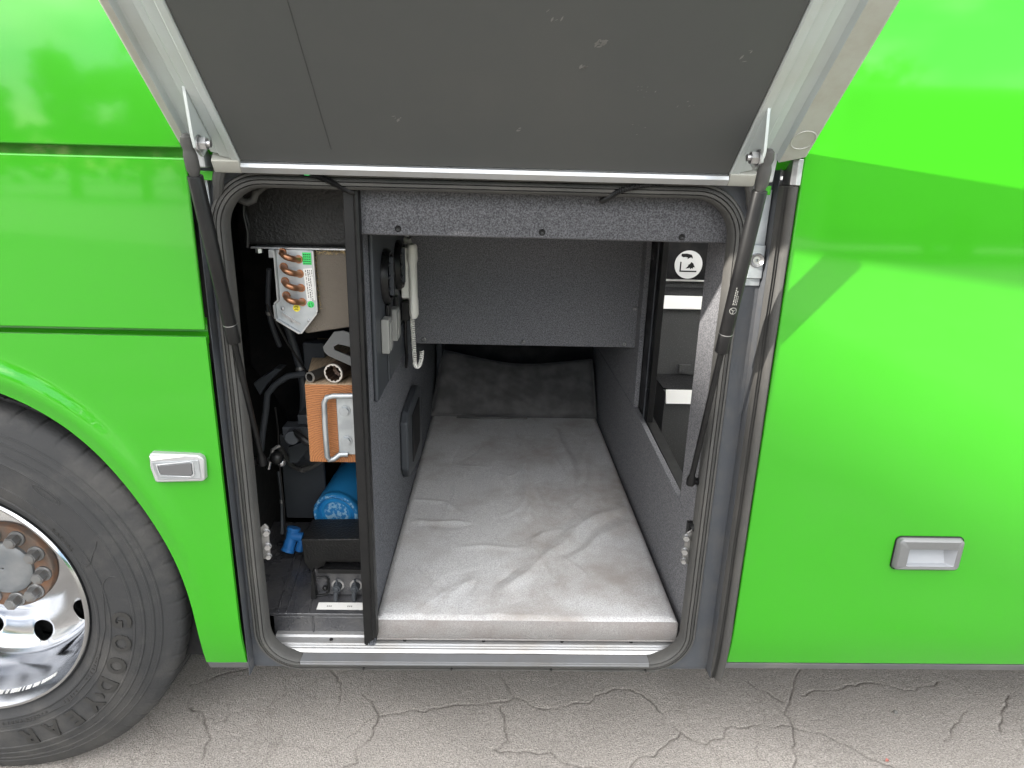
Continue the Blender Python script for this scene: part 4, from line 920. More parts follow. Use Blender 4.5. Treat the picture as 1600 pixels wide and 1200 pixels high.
# tube spanner and big wheel-nut socket lying on the block
def pipe(nm, p0, p1, ro, ri, mats, label, cat, notch=0):
    p0, p1 = Vector(p0), Vector(p1); d = (p1-p0).normalized(); a = d.cross(Vector((0, 0, 1))).normalized(); b = a.cross(d); n = 48
    bm = B()
    def ring(q, r, nt=0): return [bm.verts.new(q + (r*(1-(nt*0.5*(1+cos(12*2*pi*k/n)) if nt else 0)))*(cos(2*pi*k/n)*a+sin(2*pi*k/n)*b)) for k in range(n)]
    R_ = [ring(p1, ro), ring(p0+d*0.004, ro), ring(p0, ro*0.96), ring(p0, ri, notch), ring(p0+d*0.05, ri, notch), ring(p0+d*0.055, ri*0.6), ring(p1, ri*0.6)]
    for i in range(len(R_)-1):
        for k in range(n):
            f = bm.faces.new((R_[i][k], R_[i][(k+1) % n], R_[i+1][(k+1) % n], R_[i+1][k]))
            if i in (1, 2): f.material_index = 1
    return obj(nm, bm, mats, None, smooth=40, label=label, cat=cat)
BRK = pm('bracket_steel', (0.085, 0.085, 0.085), 0.4, 0.4, bump=0.1, bs=60, rvar=0.1)
IRON = pm('blackened_steel', (0.06, 0.055, 0.05), 0.4, 0.7, (0.16, 0.14, 0.13), 20, 5, 0.5, 0.7)
BRN = pm('browned_steel', (0.10, 0.065, 0.045), 0.45, 0.7, (0.05, 0.035, 0.03), 18, 5)
BRIGHT = pm('bright_edge', (0.55, 0.53, 0.50), 0.35, 0.85)
pipe('spanner_tube', (-0.558, 0.208, 1.1465), (-0.475, 0.37, 1.1485), 0.0165, 0.012, [IRON, BRIGHT], 'thin dark steel tube with bright open end on the timber block', 'tube')
pipe('wheel_nut_socket', (-0.487, 0.210, 1.160), (-0.455, 0.36, 1.162), 0.0305, 0.026, [BRN, BRIGHT], 'fat brown steel wheel nut socket lying open end out on the timber block', 'socket', 0.12)
bm = B(); sh = [(-0.516, 1.238), (-0.512, 1.223), (-0.500, 1.212), (-0.41, 1.172), (-0.41, 1.275), (-0.455, 1.288), (-0.482, 1.284)]
A = [bm.verts.new((x, 0.215+0.10*(z-1.17), z)) for x, z in sh]
hole = [(-0.488+0.004, 1.238), (-0.47, 1.246), (-0.425, 1.230), (-0.412, 1.212), (-0.425, 1.208), (-0.46, 1.224)]
n_ = 7
Hh = [bm.verts.new((x, 0.215+0.10*(z-1.17), z)) for x, z in ((-0.484, 1.240), (-0.482, 1.230), (-0.462, 1.222), (-0.416, 1.203), (-0.414, 1.226), (-0.440, 1.242), (-0.470, 1.248))]
for i in range(7): bm.faces.new((A[i], A[(i+1) % 7], Hh[(i+1) % 7], Hh[i]))
r_ = bmesh.ops.extrude_face_region(bm, geom=list(bm.faces)); 
for v in [e for e in r_['geom'] if isinstance(e, bmesh.types.BMVert)]: v.co.y += 0.008
obj('slotted_bracket', bm, BRK, None, bevel=0.001, label='grey slotted steel bracket leaning over the sockets on the timber block', cat='bracket')
bm = B(); rows = []
# gas cylinder lying on its side
c0, c1 = Vector((-0.583, 0.50, 0.520)), Vector((-0.545, 0.93, 0.550))
prof = [(0.046, 0.018), (0.050, 0.012), (0.056, 0.012), (0.060, 0.020), (0.066, 0.022), (0.070, 0.012), (0.073, 0.002), (0.079, -0.001), (0.085, 0.004), (0.086, 0.03), (0.083, 0.036), (0.086, 0.045), (0.0865, 0.20), (0.0865, 0.38), (0.075, 0.43), (0.03, 0.455)]
d = (c1-c0).normalized(); a = d.cross(Vector((0, 0, 1))).normalized(); b = a.cross(d)
R_ = [[bm.verts.new(c0+d*y+r*(cos(2*pi*k/48)*a+sin(2*pi*k/48)*b)) for k in range(48)] for r, y in prof]
for i in range(len(R_)-1):
    for k in range(48):
        f = bm.faces.new((R_[i][k], R_[i][(k+1) % 48], R_[i+1][(k+1) % 48], R_[i+1][k]))
        if i in (6, 7): f.material_index = 1
f = bm.faces.new(R_[0]); f.material_index = 1; bm.faces.new(R_[-1][::-1])
obj('gas_cylinder', bm, [BLUE, BLUEW], None, smooth=50, label='blue metal cylinder with scuffed round base lying in the locker', cat='cylinder')
bm = B(); cyl(bm, (-0.733, 0.395, 0.434), (-0.715, 0.425, 0.506), 0.021, n=20); cyl(bm, (-0.695, 0.40, 0.430), (-0.684, 0.41, 0.470), 0.0145, n=18); cyl(bm, (-0.722, 0.41, 0.487), (-0.680, 0.41, 0.480), 0.017, n=18); cyl(bm, (-0.735, 0.392, 0.430), (-0.731, 0.398, 0.441), 0.024, n=20); cyl(bm, (-0.717, 0.422, 0.499), (-0.714, 0.426, 0.511), 0.0245, n=20)
obj('pipe_coupling', bm, pm('dark_blue_plastic', (0.018, 0.12, 0.34), 0.4), None, bevel=0.003, smooth=40, label='small blue pipe coupling beside the black foam block', cat='pipe fitting')
bm = B(); prism(bm, [(-0.660, 0.522), (-0.4065, 0.528), (-0.4065, 0.400), (-0.45, 0.402), (-0.45, 0.432), (-0.58, 0.432), (-0.585, 0.42), (-0.61, 0.40), (-0.635, 0.392), (-0.656, 0.43)], 'y', 0.325, 0.47)
obj('foam_block', bm, LEATHER, None, bevel=0.005, label='black foam block with a notched underside in front of the blue cylinder', cat='foam block')

# ------------------------------------------------------------------ bunk mattress and pillow
WR = [([(0.022,0.125),(0.041,0.251),(0.148,0.394),(0.266,0.534),(0.381,0.738),(0.477,0.814),(0.573,0.868)], 0.011, 0.024), ([(0.257,0.434),(0.421,0.601),(0.563,0.742)], 0.008, 0.022), ([(0.164,1.526),(0.15,0.993),(0.166,0.781)], 0.010, 0.02), ([(0.362,1.784),(0.397,1.35),(0.373,0.999)], 0.012, 0.022), ([(0.471,1.352),(0.42,1.001),(0.346,0.862)], 0.011, 0.022), ([(-0.361,0.922),(-0.22,0.899),(-0.14,0.823)], 0.006, 0.014), ([(-0.313,0.732),(-0.194,0.723),(-0.099,0.737)], 0.008, 0.014), ([(-0.124,0.546),(0.11,0.541)], 0.005, 0.014), ([(-0.158,0.137),(-0.128,0.248),(-0.081,0.317)], 0.006, 0.016), ([(0.264,0.453),(0.238,0.221)], 0.005, 0.015), ([(0.14,0.451),(0.169,0.595),(0.278,0.665)], 0.006, 0.018), ([(0.30,0.50),(0.40,0.66),(0.52,0.80)], -0.008, 0.022), ([(-0.06,0.13),(-0.03,0.27)], 0.004, 0.014), ([(-0.23,0.13),(-0.20,0.25)], 0.004, 0.014)]
_r = random.Random(17)
for _k in range(46):      # small creases, mostly lengthwise on the right half
    _x, _y = _r.uniform(-0.34, 0.58), 0.12+1.75*_r.random()**1.5
    _a = _r.gauss(1.45, 0.35) if _x > 0.1 else _r.gauss(0.5, 0.7); _l = _r.uniform(0.06, 0.20)
    _p = [(_x, _y)]
    for _i in range(4):
        _a += _r.gauss(0, 0.22); _p.append((_p[-1][0]+cos(_a)*_l/3, _p[-1][1]+sin(_a)*_l/2))
    WR.append((_p, _r.choice((-1, 1, 1))*_r.uniform(0.0012, 0.0032), _r.uniform(0.008, 0.014)))
def seg_d(px, py, P):
    best = 9; bt = 0; n = len(P)-1
    for i in range(n):
        (x0, y0), (x1, y1) = P[i], P[i+1]; dx, dy = x1-x0, y1-y0
        u = max(0, min(1, ((px-x0)*dx+(py-y0)*dy)/(dx*dx+dy*dy))); dd = math.hypot(px-x0-u*dx, py-y0-u*dy)
        if dd < best: best = dd; bt = (i+u)/n
    return best, bt
def mattress():
    x0, x1, y0, y1, zb, zt = -0.366, 0.612, 0.108, 2.22, 0.2825, 0.370
    nx, ny = 170, 330; bm = B()
    def hgt(x, y):
        wx = x + 0.02*noise.noise(Vector((x*7, y*7, 1))); wy = y + 0.02*noise.noise(Vector((x*7, y*7, 5)))
        h = 0.0035*noise.noise(Vector((x*4, y*3, 0))) + 0.0018*noise.noise(Vector((x*14, y*9, 3)))
        for P, amp, w in WR:
            if min(q[0] for q in P)-0.1 < wx < max(q[0] for q in P)+0.1 and min(q[1] for q in P)-0.1 < wy < max(q[1] for q in P)+0.1:
                dd, t = seg_d(wx, wy, P)
                if dd < 4*w: h += 1.1*amp*(0.85*math.exp(-(dd/(1.15*w))**2)+0.15*math.exp(-dd/(0.4*w)))*(0.35+0.65*math.sin(pi*min(max(t, 0.04), 0.96))**0.7)
        return h
    ring_prof = [(0, -0.0885), (0.004, -0.087), (0.0, -0.078), (-0.002, -0.04), (-0.001, -0.014), (0.003, -0.005)]  # (inset, z from top) side wall upwards
    cols = [x0+(x1-x0)*i/nx for i in range(nx+1)]; rows = [y0+(y1-y0)*(j/ny)**1.25 for j in range(ny+1)]
    V = {}
    for j, y in enumerate(rows):
        for i, x in enumerate(cols):
            e = min(x-x0, x1-x, (y-y0)); k = max(0, 1-e/0.022)
            V[i, j] = bm.verts.new((x, y, zt + hgt(x, y)*(1-0.7*k) - 0.009*k*k))
    for j in range(ny):
        for i in range(nx): bm.faces.new((V[i, j], V[i+1, j], V[i+1, j+1], V[i, j+1]))
    border = [(i, 0) for i in range(nx+1)] + [(nx, j) for j in range(1, ny+1)] + [(i, ny) for i in range(nx-1, -1, -1)] + [(0, j) for j in range(ny-1, 0, -1)]
    prev = [V[q] for q in border]
    lv = [(0.0035, 0.012), (0.004, 0.045), (0.002, 0.074), (-0.004, 0.085), (-0.012, 0.0875)]
    front = set(range(0, nx))
    for li, (o_, dz) in enumerate(lv):
        cur = []
        for q in border:
            x, y = cols[q[0]], rows[q[1]]
            ox = -o_ if q[0] == 0 else (o_ if q[0] == nx else 0); oy = -o_ if q[1] == 0 else 0
            cur.append(bm.verts.new((x+ox, y+oy + (0.0025*noise.noise(Vector((x*8, dz*20, 0))) if q[1] == 0 else 0), zt-dz)))
        for k in range(len(border)):
            f = bm.faces.new((prev[k], prev[(k+1) % len(border)], cur[(k+1) % len(border)], cur[k]))
            if k in front: f.material_index = 1
        prev = cur
    bm.faces.new(prev)
    o = obj('mattress', bm, [VELG, VELS], None, smooth=60, label='long light grey velour mattress wrinkled and soiled at its front edge', cat='mattress')
    b2 = B(); tube(b2, [(x0-0.002+ (x1-x0+0.004)*i/60, y0+0.0015, zt-0.083+0.001*noise.noise(Vector((i, 0, 0)))) for i in range(61)], 0.0035, 8); obj('piping', b2, VELS, o)
mattress()
def pillow():
    nx, ny = 60, 34; bm = B(); T = 0.075
    x0, x1 = -0.375, 0.612
    def mid(u, v):    # u across, v up the slope
        lft, rgt = x0 + 0.055*v, x1 - 0.008*v
        x = lft + (rgt-lft)*u
        sag = 0.058*math.sin(pi*u)**1.3*v**2
        yy = 1.985 + 0.25*v; z = 0.376 + (0.335 - 0.040*u)*v - sag
        return Vector((x, yy, z))
    nrm = Vector((0, -0.37, 0.25)).normalized()
    F_, K_ = {}, {}
    for i in range(nx+1):
        for j in range(ny+1):
            u, v = i/nx, j/ny; m = mid(u, v)
            e = min(u, 1-u, v*0.5, (1-v)*0.5); t = T*min(1, (e/0.035))**0.45 if e < 0.035 else T
            wob = 0.006*noise.noise(Vector((u*6, v*5, 0)))+0.005*noise.noise(Vector((u*14+v*10, v*3, 7)))
            for cx_, cv, a_ in ((0.16, 0.85, 0.9), (0.22, 0.8, 0.7), (0.5, 0.55, 1.2)):
                dd = abs((u-cx_)*math.cos(a_)-(v-cv)*math.sin(a_)); wob += 0.006*math.exp(-(dd/0.02)**2)*max(0, v-0.35)
            F_[i, j] = bm.verts.new(m + nrm*(t*0.5+wob)); K_[i, j] = bm.verts.new(m - nrm*t*0.5)
    for i in range(nx):
        for j in range(ny):
            bm.faces.new((F_[i, j], F_[i+1, j], F_[i+1, j+1], F_[i, j+1])); bm.faces.new((K_[i, j], K_[i, j+1], K_[i+1, j+1], K_[i+1, j]))
    bd = [(i, 0) for i in range(nx)] + [(nx, j) for j in range(ny)] + [(i, ny) for i in range(nx, 0, -1)] + [(0, j) for j in range(ny, 0, -1)]
    for k in range(len(bd)):
        a_, b_ = bd[k], bd[(k+1) % len(bd)]; bm.faces.new((F_[a_], K_[a_], K_[b_], F_[b_]))
    pts = [F_[q].co.copy()*0.5+K_[q].co*0.5 for q in bd]
    o = obj('pillow', bm, VELD, None, smooth=70, label='charcoal velour pillow propped against the head end of the grey mattress', cat='pillow')
    b2 = B(); tube(b2, pts+[pts[0]], 0.0045, 8); obj('piping', b2, VELD, o)
    b2 = B(); box(b2, -0.22, 0.20, 1.945, 1.985, 0.374, 0.384); obj('zip_flap', b2, VELD, o, bevel=0.004)
pillow()

# ------------------------------------------------------------------ wheel
WX, WZ = -1.585, 0.4828
def wheel():
    prof = [(0.384, 0.012), (0.384, -0.004), (0.379, -0.010), (0.372, -0.008), (0.367, 0.002), (0.358, 0.022), (0.350, 0.050), (0.344, 0.095), (0.339, 0.110), (0.336, 0.150), (0.330, 0.180), (0.318, 0.205), (0.298, 0.222), (0.265, 0.234), (0.225, 0.237), (0.190, 0.232), (0.165, 0.222), (0.12, 0.222),
            (0.12, 0.245), (0.19, 0.255), (0.265, 0.257), (0.31, 0.245), (0.345, 0.215), (0.36, 0.12), (0.368, 0.04)]
    bm = B(); lathe_y(bm, prof, WX, WZ, 144, closed=True)
    o = obj('wheel', bm, CHROME, coach, smooth=35)
    cb = B(); dm = bpy.data.meshes.new('hand_holes')
    for k in range(10):
        a = radians(-78.5 + 36*k); cyl(cb, (WX+0.279*cos(a), 0.14, WZ+0.279*sin(a)), (WX+0.262*cos(a), 0.33, WZ+0.262*sin(a)), 0.034, n=32)
    bmesh.ops.recalc_face_normals(cb, faces=cb.faces)
    for v in cb.verts: v.co = W(*v.co)
    cb.to_mesh(dm); cb.free(); cut = bpy.data.objects.new('hand_holes', dm); COL.objects.link(cut)
    cut.matrix_world = Matrix.Identity(4)
    md = o.modifiers.new('holes', 'BOOLEAN'); md.object = cut; md.operation = 'DIFFERENCE'; md.solver = 'EXACT'
    bv = o.modifiers.new('bevel', 'BEVEL'); bv.width = 0.003; bv.segments = 2; bv.limit_method = 'ANGLE'; bv.angle_limit = radians(50)
    bpy.context.view_layer.update()
    dg = bpy.context.evaluated_depsgraph_get(); me = bpy.data.meshes.new_from_object(o.evaluated_get(dg))
    o.modifiers.clear(); o.data = me; bpy.data.objects.remove(cut)
    me.polygons.foreach_set('use_smooth', [True]*len(me.polygons)); me.set_sharp_from_angle(angle=radians(35))
    # brake drum behind
    bm = B(); lathe_y(bm, [(0.33, 0.30), (0.33, 0.9)], WX, WZ, 48); disc_y(bm, WX, WZ, 0.30, 0.33, 48); obj('brake_drum', bm, WELLM, o)
    # hub: rusty flange, grey cap, ten nuts
    bm = B(); lathe_y(bm, [(0.001, 0.200), (0.096, 0.200), (0.150, 0.200), (0.1525, 0.204), (0.1525, 0.222), (0.145, 0.225)], WX, WZ, 72); hb = obj('hub', bm, RUST, o, smooth=40)
    bm = B(); lathe_y(bm, [(0.003, 0.190), (0.006, 0.186), (0.010, 0.1855), (0.070, 0.184), (0.086, 0.186), (0.0925, 0.191), (0.0935, 0.2005)], WX, WZ, 64); obj('hub_cap', bm, HUBM, hb, smooth=40)
    first = None
    for k in range(10):
        a = radians(-10.5+36*k); x, z = WX+0.1215*cos(a), WZ+0.1215*sin(a)
        if first is None:
            bm = B(); lathe_y(bm, [(0.0265, 0.0), (0.0265, -0.005), (0.024, -0.008), (0.001, -0.008)], x, z, 24, y0=0.2)
            cyl(bm, (x, 0.192, z), (x, 0.163, z), 0.0205, n=6); cyl(bm, (x, 0.163, z), (x, 0.160, z), 0.0165, 0.0150, n=16)
            first = obj('wheel_nut', bm, NUT, hb, smooth=25); fx, fz = x, z
        else:
            c = dup(first, x-fx, 0, z-fz)
    # tyre
    R_ = 0.655
    tp = [(0.362, 0.03), (0.378, 0.012), (0.390, 0.000), (0.402, -0.006), (0.412, -0.013), (0.414, -0.0165), (0.418, -0.0165), (0.420, -0.0145), (0.440, -0.0205), (0.452, -0.0215), (0.454, -0.0235), (0.457, -0.0235), (0.458, -0.0215), (0.490, -0.0225), (0.520, -0.020), (0.522, -0.022), (0.526, -0.022), (0.528, -0.019), (0.546, -0.0145), (0.548, -0.017), (0.552, -0.0165), (0.554, -0.012), (0.572, -0.007), (0.574, -0.009), (0.577, -0.0085), (0.579, -0.0045), (0.592, 0.000), (0.594, -0.002), (0.597, -0.001), (0.599, 0.003), (0.622, 0.012), (0.640, 0.022), (0.648, 0.034), (0.651, 0.050),
          (0.652, 0.075), (0.640, 0.077), (0.640, 0.089), (0.653, 0.091), (0.655, 0.15), (0.643, 0.152), (0.643, 0.166), (0.655, 0.168), (0.655, 0.23), (0.643, 0.232), (0.643, 0.246), (0.655, 0.248), (0.653, 0.305), (0.64, 0.307), (0.64, 0.319), (0.652, 0.321), (0.651, 0.345), (0.640, 0.37), (0.57, 0.41), (0.46, 0.42), (0.37, 0.38)]
    bm = B(); n = 960; rings = []
    for r, y in tp:
        row = []
        for k in range(n):
            a = 2*pi*k/n; rr = r
            if r > 0.60:
                ph = k % 16
                if ph in (0, 1) and r > 0.63: rr -= 0.0035       # shoulder sipes
            x, z = WX+rr*cos(a), WZ+rr*sin(a)
            if z < -G0+0.001: z = -G0+0.001                # flattened where it stands
            row.append(bm.verts.new((x, y, z)))
        rings.append(row)
    for i in range(len(rings)-1):
        for k in range(n): bm.faces.new((rings[i][k], rings[i][(k+1) % n], rings[i+1][(k+1) % n], rings[i+1][k]))
    ty = obj('tyre', bm, TYRE, o, smooth=38)
    bm = B(); lathe_y(bm, [(0.40, 0.50), (0.56, 0.47), (0.64, 0.50), (0.655, 0.53), (0.655, 0.80), (0.60, 0.84)], WX, WZ, 96); obj('inner_tyre', bm, TYRE, o)
    # maker's lettering moulded on the sidewall
    def side_y(r):
        pts = sorted(tp[:31]); 
        for i in range(len(pts)-1):
            if pts[i][0] <= r <= pts[i+1][0]: f = (r-pts[i][0])/(pts[i+1][0]-pts[i][0]+1e-9); return pts[i][1]+f*(pts[i+1][1]-pts[i][1])
        return -0.02
    def letter(ch, deg, size, r0, parent, ex, off, mat_=TYREL, sq=1.0):
        a0 = radians(deg)
        def fn(u, v, w):
            r = r0+v; a = a0 - u*sq/r0; return Vector((WX+r*cos(a), side_y(r)-0.001 - w - ex, WZ+r*sin(a)))
        return text('sidewall_letter', ch, size, mat_, fn, parent, ex, off)
    for i, ch in enumerate('GOOD'): letter(ch, -3.5-10*i, 0.075, 0.487, ty, 0.0020, 0.0025)
    for i, ch in enumerate('YEAR'): letter(ch, -43.5-10*i, 0.075, 0.487, ty, 0.0020, 0.0025)
    def wing():
        bm = B(); P = [(-0.018, 0.004), (-0.006, 0.016), (0.010, 0.020), (0.004, 0.012), (0.014, 0.010), (0.004, 0.004), (0.010, -0.004), (0.016, -0.014), (0.006, -0.012), (-0.004, -0.004)]
        q = []
        for u, v in P:
            a = radians(-38.6)-u*0.5/0.487; r = 0.487+v; q.append((WX+r*cos(a), r, WZ+r*sin(a)))
        A = [bm.verts.new((x, side_y(r)-0.005, z)) for x, r, z in q]; C = [bm.verts.new((x, side_y(r)-0.001, z)) for x, r, z in q]
        bm.faces.new(A)
        for i in range(len(A)): bm.faces.new((A[i], A[(i+1) % len(A)], C[(i+1) % len(A)], C[i]))
        obj('sidewall_emblem', bm, TYREL, ty, smooth=0)
    wing()
    # moulded panel outline beside the name and the oval mark above
    def ridge(pts, w=0.0016, h=0.003):
        bm = B(); P3 = []
        for r, deg in pts:
            a = radians(deg); P3.append(Vector((WX+r*cos(a), side_y(r)-0.0005, WZ+r*sin(a))))
        tube(bm, P3, w, 6); obj('sidewall_ridge', bm, TYRE, ty)
    ridge([(0.428, 22), (0.440, 20), (0.455, 20.5), (0.475, 23), (0.500, 25.5), (0.512, 27)])
    ridge([(0.440, -8), (0.446, 4), (0.452, 8.5), (0.462, 11.5), (0.476, 13.2), (0.492, 13.8), (0.507, 13.2)])
    ridge([(0.440, -8), (0.440, -30), (0.440, -50), (0.440, -70), (0.440, -86)])
    ridge([(0.51+0.012*cos(t*pi/12), 48+4.8*sin(t*pi/12)) for t in range(25)])
    ridge([(0.51+0.006*cos(t*pi/12), 48+3.6*sin(t*pi/12)) for t in range(25)], 0.001)
    for word, deg in (('RADIAL', 38), ('TUBELESS', -22), ('STEEL', -44), ('REGROOVABLE', -62)):
        for i, ch in enumerate(word): letter(ch, deg-2.0*i, 0.017, 0.43, ty, 0.0006, 0.0)
    # engraved maker's line along the rim lip
    bm = B(); rnd = random.Random(4); a = -118.0
    while a < -52:
        L_ = rnd.uniform(0.25, 0.9)
        for k in range(1):
            q = []
            for r, aa in ((0.3560, a), (0.3560, a+L_), (0.3520, a+L_), (0.3520, a)):
                t_ = radians(aa); yy = 0.022+(0.358-r)/0.008*0.028-0.0008; q.append(bm.verts.new((WX+(r-0.0008)*cos(t_), yy, WZ+(r-0.0008)*sin(t_))))
            bm.faces.new(q)
        a += L_ + (rnd.uniform(0.15, 0.4) if rnd.random() < 0.85 else 1.5)
    obj('rim_print', bm, LABELW, o, smooth=0)
wheel()

# ------------------------------------------------------------------ side marker lamp and flap handle
def lamp():
    out_ = [(-0.9485, 0.984), (-0.940, 0.990), (-0.815, 0.986), (-0.803, 0.980), (-0.799, 0.970), (-0.801, 0.914), (-0.808, 0.905), (-0.935, 0.899), (-0.942, 0.904), (-0.950, 0.945)]
    bm = B(); prism(bm, out_, 'y', -0.018, 0.005); lp = obj('marker_lamp', bm, LENS, coach, bevel=0.007, seg=3)
    def off(P, k, cx=-0.874, cz=0.944): return [(cx+(x-cx)*k, cz+(z-cz)*(k-0.06)) for x, z in P]
    bm = B(); prism(bm, [(-0.940, 0.964), (-0.812, 0.972), (-0.811, 0.916), (-0.930, 0.911)], 'y', -0.0205, -0.0182); obj('lamp_bezel', bm, GALV, lp, bevel=0.001)
    bm = B(); prism(bm, [(-0.925, 0.953), (-0.838, 0.964), (-0.832, 0.962), (-0.832, 0.930), (-0.838, 0.926), (-0.918, 0.928)], 'y', -0.0235, -0.0207); obj('lamp_reflector', bm, LAMPG, lp, bevel=0.0012)
    bm = B()
    A = [(-0.928, 0.956), (-0.836, 0.968), (-0.828, 0.963), (-0.828, 0.929), (-0.836, 0.922), (-0.921, 0.924)]
    tube(bm, [(x, -0.0215, z) for x, z in A+A[:1]], 0.002, 8); obj('lamp_rim', bm, LENS, lp)
    bm = B(); prism(bm, [(-0.945, 0.982), (-0.85, 0.981), (-0.94, 0.968)], 'y', -0.0205, -0.0182); obj('lamp_facet', bm, LABELW, lp, bevel=0.001)
lamp()
def handle():
    ox0, ox1, oz0, oz1 = 1.203, 1.405, 0.643, 0.750
    ring_o = rrect(ox0, ox1, oz0, oz1, 0.014, 5); ring_i = rrect(1.240, 1.385, 0.659, 0.716, 0.004, 5)
    bm = B(); n = len(ring_o)
    def loop(P, y, k=0.0): 
        cx, cz = (P[0][0]+P[2*(n//4)][0])/2, 0.6965
        return [bm.verts.new((x, y, z)) for x, z in P]
    L0 = loop(ring_o, 0.0); L1 = loop(rrect(ox0+0.003, ox1-0.003, oz0+0.003, oz1-0.003, 0.013, 5), -0.014); L2 = loop(rrect(ox0+0.008, ox1-0.008, oz0+0.008, oz1-0.008, 0.011, 5), -0.018); L3 = loop(ring_i, -0.016)
    for A, C in ((L0, L1), (L1, L2), (L2, L3)):
        for k in range(n): bm.faces.new((A[k], A[(k+1) % n], C[(k+1) % n], C[k]))
    h = obj('flap_handle', bm, HANDLE, coach, smooth=40)
    bm = B(); L3 = loop(ring_i, -0.0161); L4 = [bm.verts.new((x, 0.006, z)) for x, z in rrect(1.243, 1.382, 0.664, 0.714, 0.004, 5)]
    L5 = [bm.verts.new((x, (0.012 if z > 0.69 else -0.004), z)) for x, z in rrect(1.252, 1.368, 0.664, 0.712, 0.003, 5)]
    L4 = [bm.verts.new((x, 0.022 if z > 0.69 else 0.0, z)) for x, z in rrect(1.246, 1.366, 0.6605, 0.714, 0.003, 5)]
    for k in range(n): bm.faces.new((L3[k], L3[(k+1) % n], L4[(k+1) % n], L4[k]))
    bm.faces.new(L4)
    for v in list(bm.verts):
        if not v.link_faces: bm.verts.remove(v)
    obj('handle_bowl', bm, HANDW, h, smooth=40)
    bm = B(); sweep_ring(bm, rrect(ox0-0.001, ox1+0.001, oz0-0.001, oz1+0.001, 0.015, 5), [(0.0018, 0.0), (0.0018, -0.003), (0.0, -0.004), (0.0, 0.0)]); obj('handle_gasket', bm, BLACK, h)
handle()
bm = B(); sphere(bm, (1.552, 0.287, -G0+0.004), 0.008, 8); obj('pebble', bm, SCUFF, None, label='small pale pebble on the cracked asphalt below the green flap', cat='pebble')
for x, y in ((1.393, 0.068),):
    bm = B(); bm.faces.new([bm.verts.new((x+a, y+b, -G0+c)) for a, b, c in ((-0.007, -0.004, 0.004), (0.002, -0.007, 0.007), (0.009, 0.001, 0.005), (0.001, 0.006, 0.008))]); r_ = bmesh.ops.extrude_face_region(bm, geom=list(bm.faces))
    for v in [e for e in r_['geom'] if isinstance(e, bmesh.types.BMVert)]: v.co.z += 0.0012
    obj('red_leaf', bm, pm('red_leaf', (0.35, 0.12, 0.10), 0.7), None, label='tiny red leaf lying on the asphalt at the lower right', cat='leaf')

# ------------------------------------------------------------------ yard behind the camera (seen only in reflections and shade)
HALLM = pm('hall_cladding', (0.62, 0.61, 0.58), 0.7, bump=0.3, bs=2, dust=(0.24, 0.23, 0.21), dust_amt=0.5, dust_s=0.4)
ROOFM = pm('hall_roof', (0.16, 0.15, 0.15), 0.6)
# unseen hall added to shade the coach; its right gable slope sets the edge
HY, HP = 12.0, 0.47
ex_ = 0.75 + HY*SUN.x/SUN.y*-1; ez_ = 1.235 - HY*SUN.z/SUN.y
hx = ex_ - 6.0; hz = ez_ + 6.0*HP; hw = 17.0; he = hz - hw*HP
hall = empty('shade_hall', (hx, -15.5, -G0), 'unseen pitched-roof hall added to shade the coach', 'hall')
bm = B(); prism(bm, [(hx-hw, -G0), (hx+hw, -G0), (hx+hw, he-0.02), (hx, hz-0.02), (hx-hw, he-0.02)], 'y', -19, -HY); obj('hall_wall', bm, HALLM, hall, smooth=0)
for sx in (-1, 1):
    bm = B(); prism(bm, [(hx, hz-0.01), (hx+sx*(hw+0.4), he-0.4*HP-0.01), (hx+sx*(hw+0.4), he-0.4*HP), (hx, hz)], 'y', -19.3, -HY)
    obj('hall_roof', bm, ROOFM, hall, smooth=0)
d0 = None
for k in range(5):
    x = hx - 14 + 6*k
    if d0 is None: bm = B(); box(bm, x, x+4, -HY+0.01, -HY+0.1, -G0, 4.6); d0 = obj('hall_gate', bm, GALV, hall, bevel=0.03)
    else: dup(d0, 6*k, 0, 0)
pc = empty('parked_coach', (16, -16, -G0), 'second green coach parked on the far side of the yard', 'coach')
bm = B(); box(bm, 8.6, 24, -19.2, -16, 0.25, 4.2); obj('body', bm, GREEN, pc, bevel=0.2, seg=3)
bm = B(); box(bm, 8.8, 23.8, -15.99, -15.95, 2.3, 3.9); obj('window_band', bm, GLASS, pc)
bm = B(); box(bm, 8.7, 23.9, -15.99, -15.95, 0.26, 0.7); obj('sill_band', bm, BLACK, pc)
for x in (11.9, 20.5):
    bm = B(); lathe_y(bm, [(0.30, -0.03), (0.36, -0.05), (0.60, -0.05), (0.65, 0.0), (0.65, 0.4)], x, 0.475, 40, y0=-16.0); w_ = obj('wheel', bm, TYRE, pc)
    bm = B(); disc_y(bm, x, 0.475, -16.02, 0.34, 32); obj('rim', bm, ALU, w_)
LEAF = pm('tree_leaves', (0.05, 0.10, 0.025), 0.7, 0, (0.09, 0.15, 0.04), 3, 3)
BARK = pm('bark', (0.10, 0.075, 0.055), 0.9, bump=0.6, bs=20)
rnd = random.Random(21)
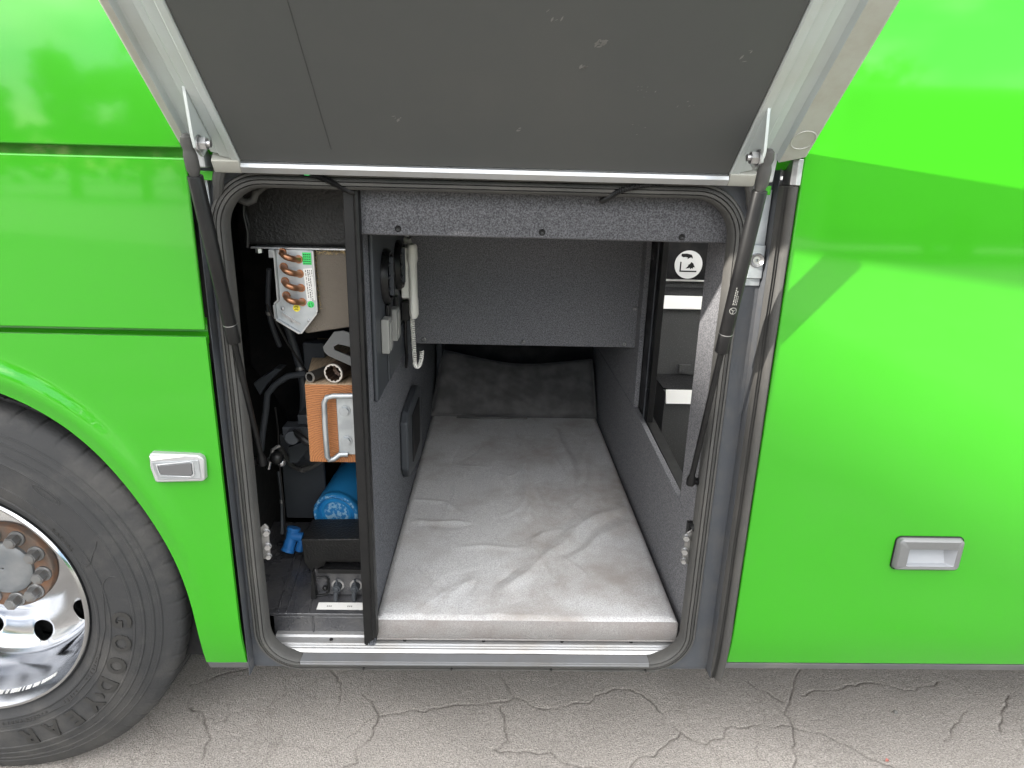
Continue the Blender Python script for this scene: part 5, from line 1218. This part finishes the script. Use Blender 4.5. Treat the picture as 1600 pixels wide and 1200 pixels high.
for i, (tx, ty_, h) in enumerate([(-8, -44, 9.5), (-24, -52, 11), (2, -50, 8.5), (12, -46, 9), (26, -50, 11), (40, -40, 10), (-14.5, -47, 8), (-3, -46, 7.5), (-21, -40, 7), (-27, -43, 8.5), (-33, -44, 7.5)]):
    tr = empty('yard_tree', (tx, ty_, -G0), ['rounded tree just left of the gap in the yard row', 'tallest tree by the hall gable', 'low tree in the middle of the yard row', 'tree behind the front of the parked coach', 'tall tree behind the rear of the parked coach', 'lone broad tree beyond the parked coach', 'small tree next to the hall corner', 'smallest tree between two bigger ones in the yard row', 'leftmost but two of the trees beyond the hall end', 'middle tree of the three beyond the hall end', 'tree nearest the hall end of the yard row'][i], 'tree', 'trees behind the yard')
    bm = B(); tube(bm, [(tx, ty_, -G0), (tx+0.1, ty_, h*0.3), (tx-0.1, ty_, h*0.7)], [0.35, 0.25, 0.12], 8)
    for k in range(5):
        a = k*1.3; tube(bm, [(tx, ty_, h*0.35+0.4*k), (tx+cos(a)*h*0.2, ty_+sin(a)*h*0.2, h*0.5+0.5*k)], [0.12, 0.04], 6)
    obj('trunk', bm, BARK, tr)
    bm = B()
    cl = [(tx+rnd.gauss(0, h*0.17), ty_+rnd.gauss(0, h*0.17), h*rnd.uniform(0.38, 0.92), h*rnd.uniform(0.09, 0.17)) for _ in range(16)]
    for cx, cy, cz, cr_ in cl:
        for _ in range(110):
            v = Vector((rnd.gauss(0, 1), rnd.gauss(0, 1), rnd.gauss(0, 1))).normalized()*cr_*rnd.uniform(0.6, 1.05); c = Vector((cx, cy, cz))+v
            u = Vector((rnd.gauss(0, 1), rnd.gauss(0, 1), rnd.gauss(0, 1))).normalized()*0.28; w = v.cross(u).normalized()*0.16
            bm.faces.new([bm.verts.new(q) for q in (c-u, c+w, c+u, c-w)])
    obj('crown', bm, LEAF, tr, smooth=0)

bm = B()   # far belt of woodland, added for a dark band in reflections
for k in range(5200):
    a = rnd.uniform(radians(195), radians(345)); r = rnd.uniform(88, 100); top = 5.5 + 2.2*noise.noise(Vector((a*9, 0, 0))) + 1.2*noise.noise(Vector((a*40, 2, 0)))
    c = Vector((r*cos(a), r*sin(a), top*rnd.random()**0.6))
    u = Vector((rnd.gauss(0, 1), rnd.gauss(0, 1), rnd.gauss(0, 1))).normalized()*0.9; w = Vector((-sin(a), cos(a), 0.4)).cross(u).normalized()*0.7
    bm.faces.new([bm.verts.new(q) for q in (c-u, c+w, c+u, c-w)])
obj('reflection_wood', bm, LEAF, None, smooth=0, label='low belt of woodland added as a dark band for reflections', cat='woodland', kind='stuff')
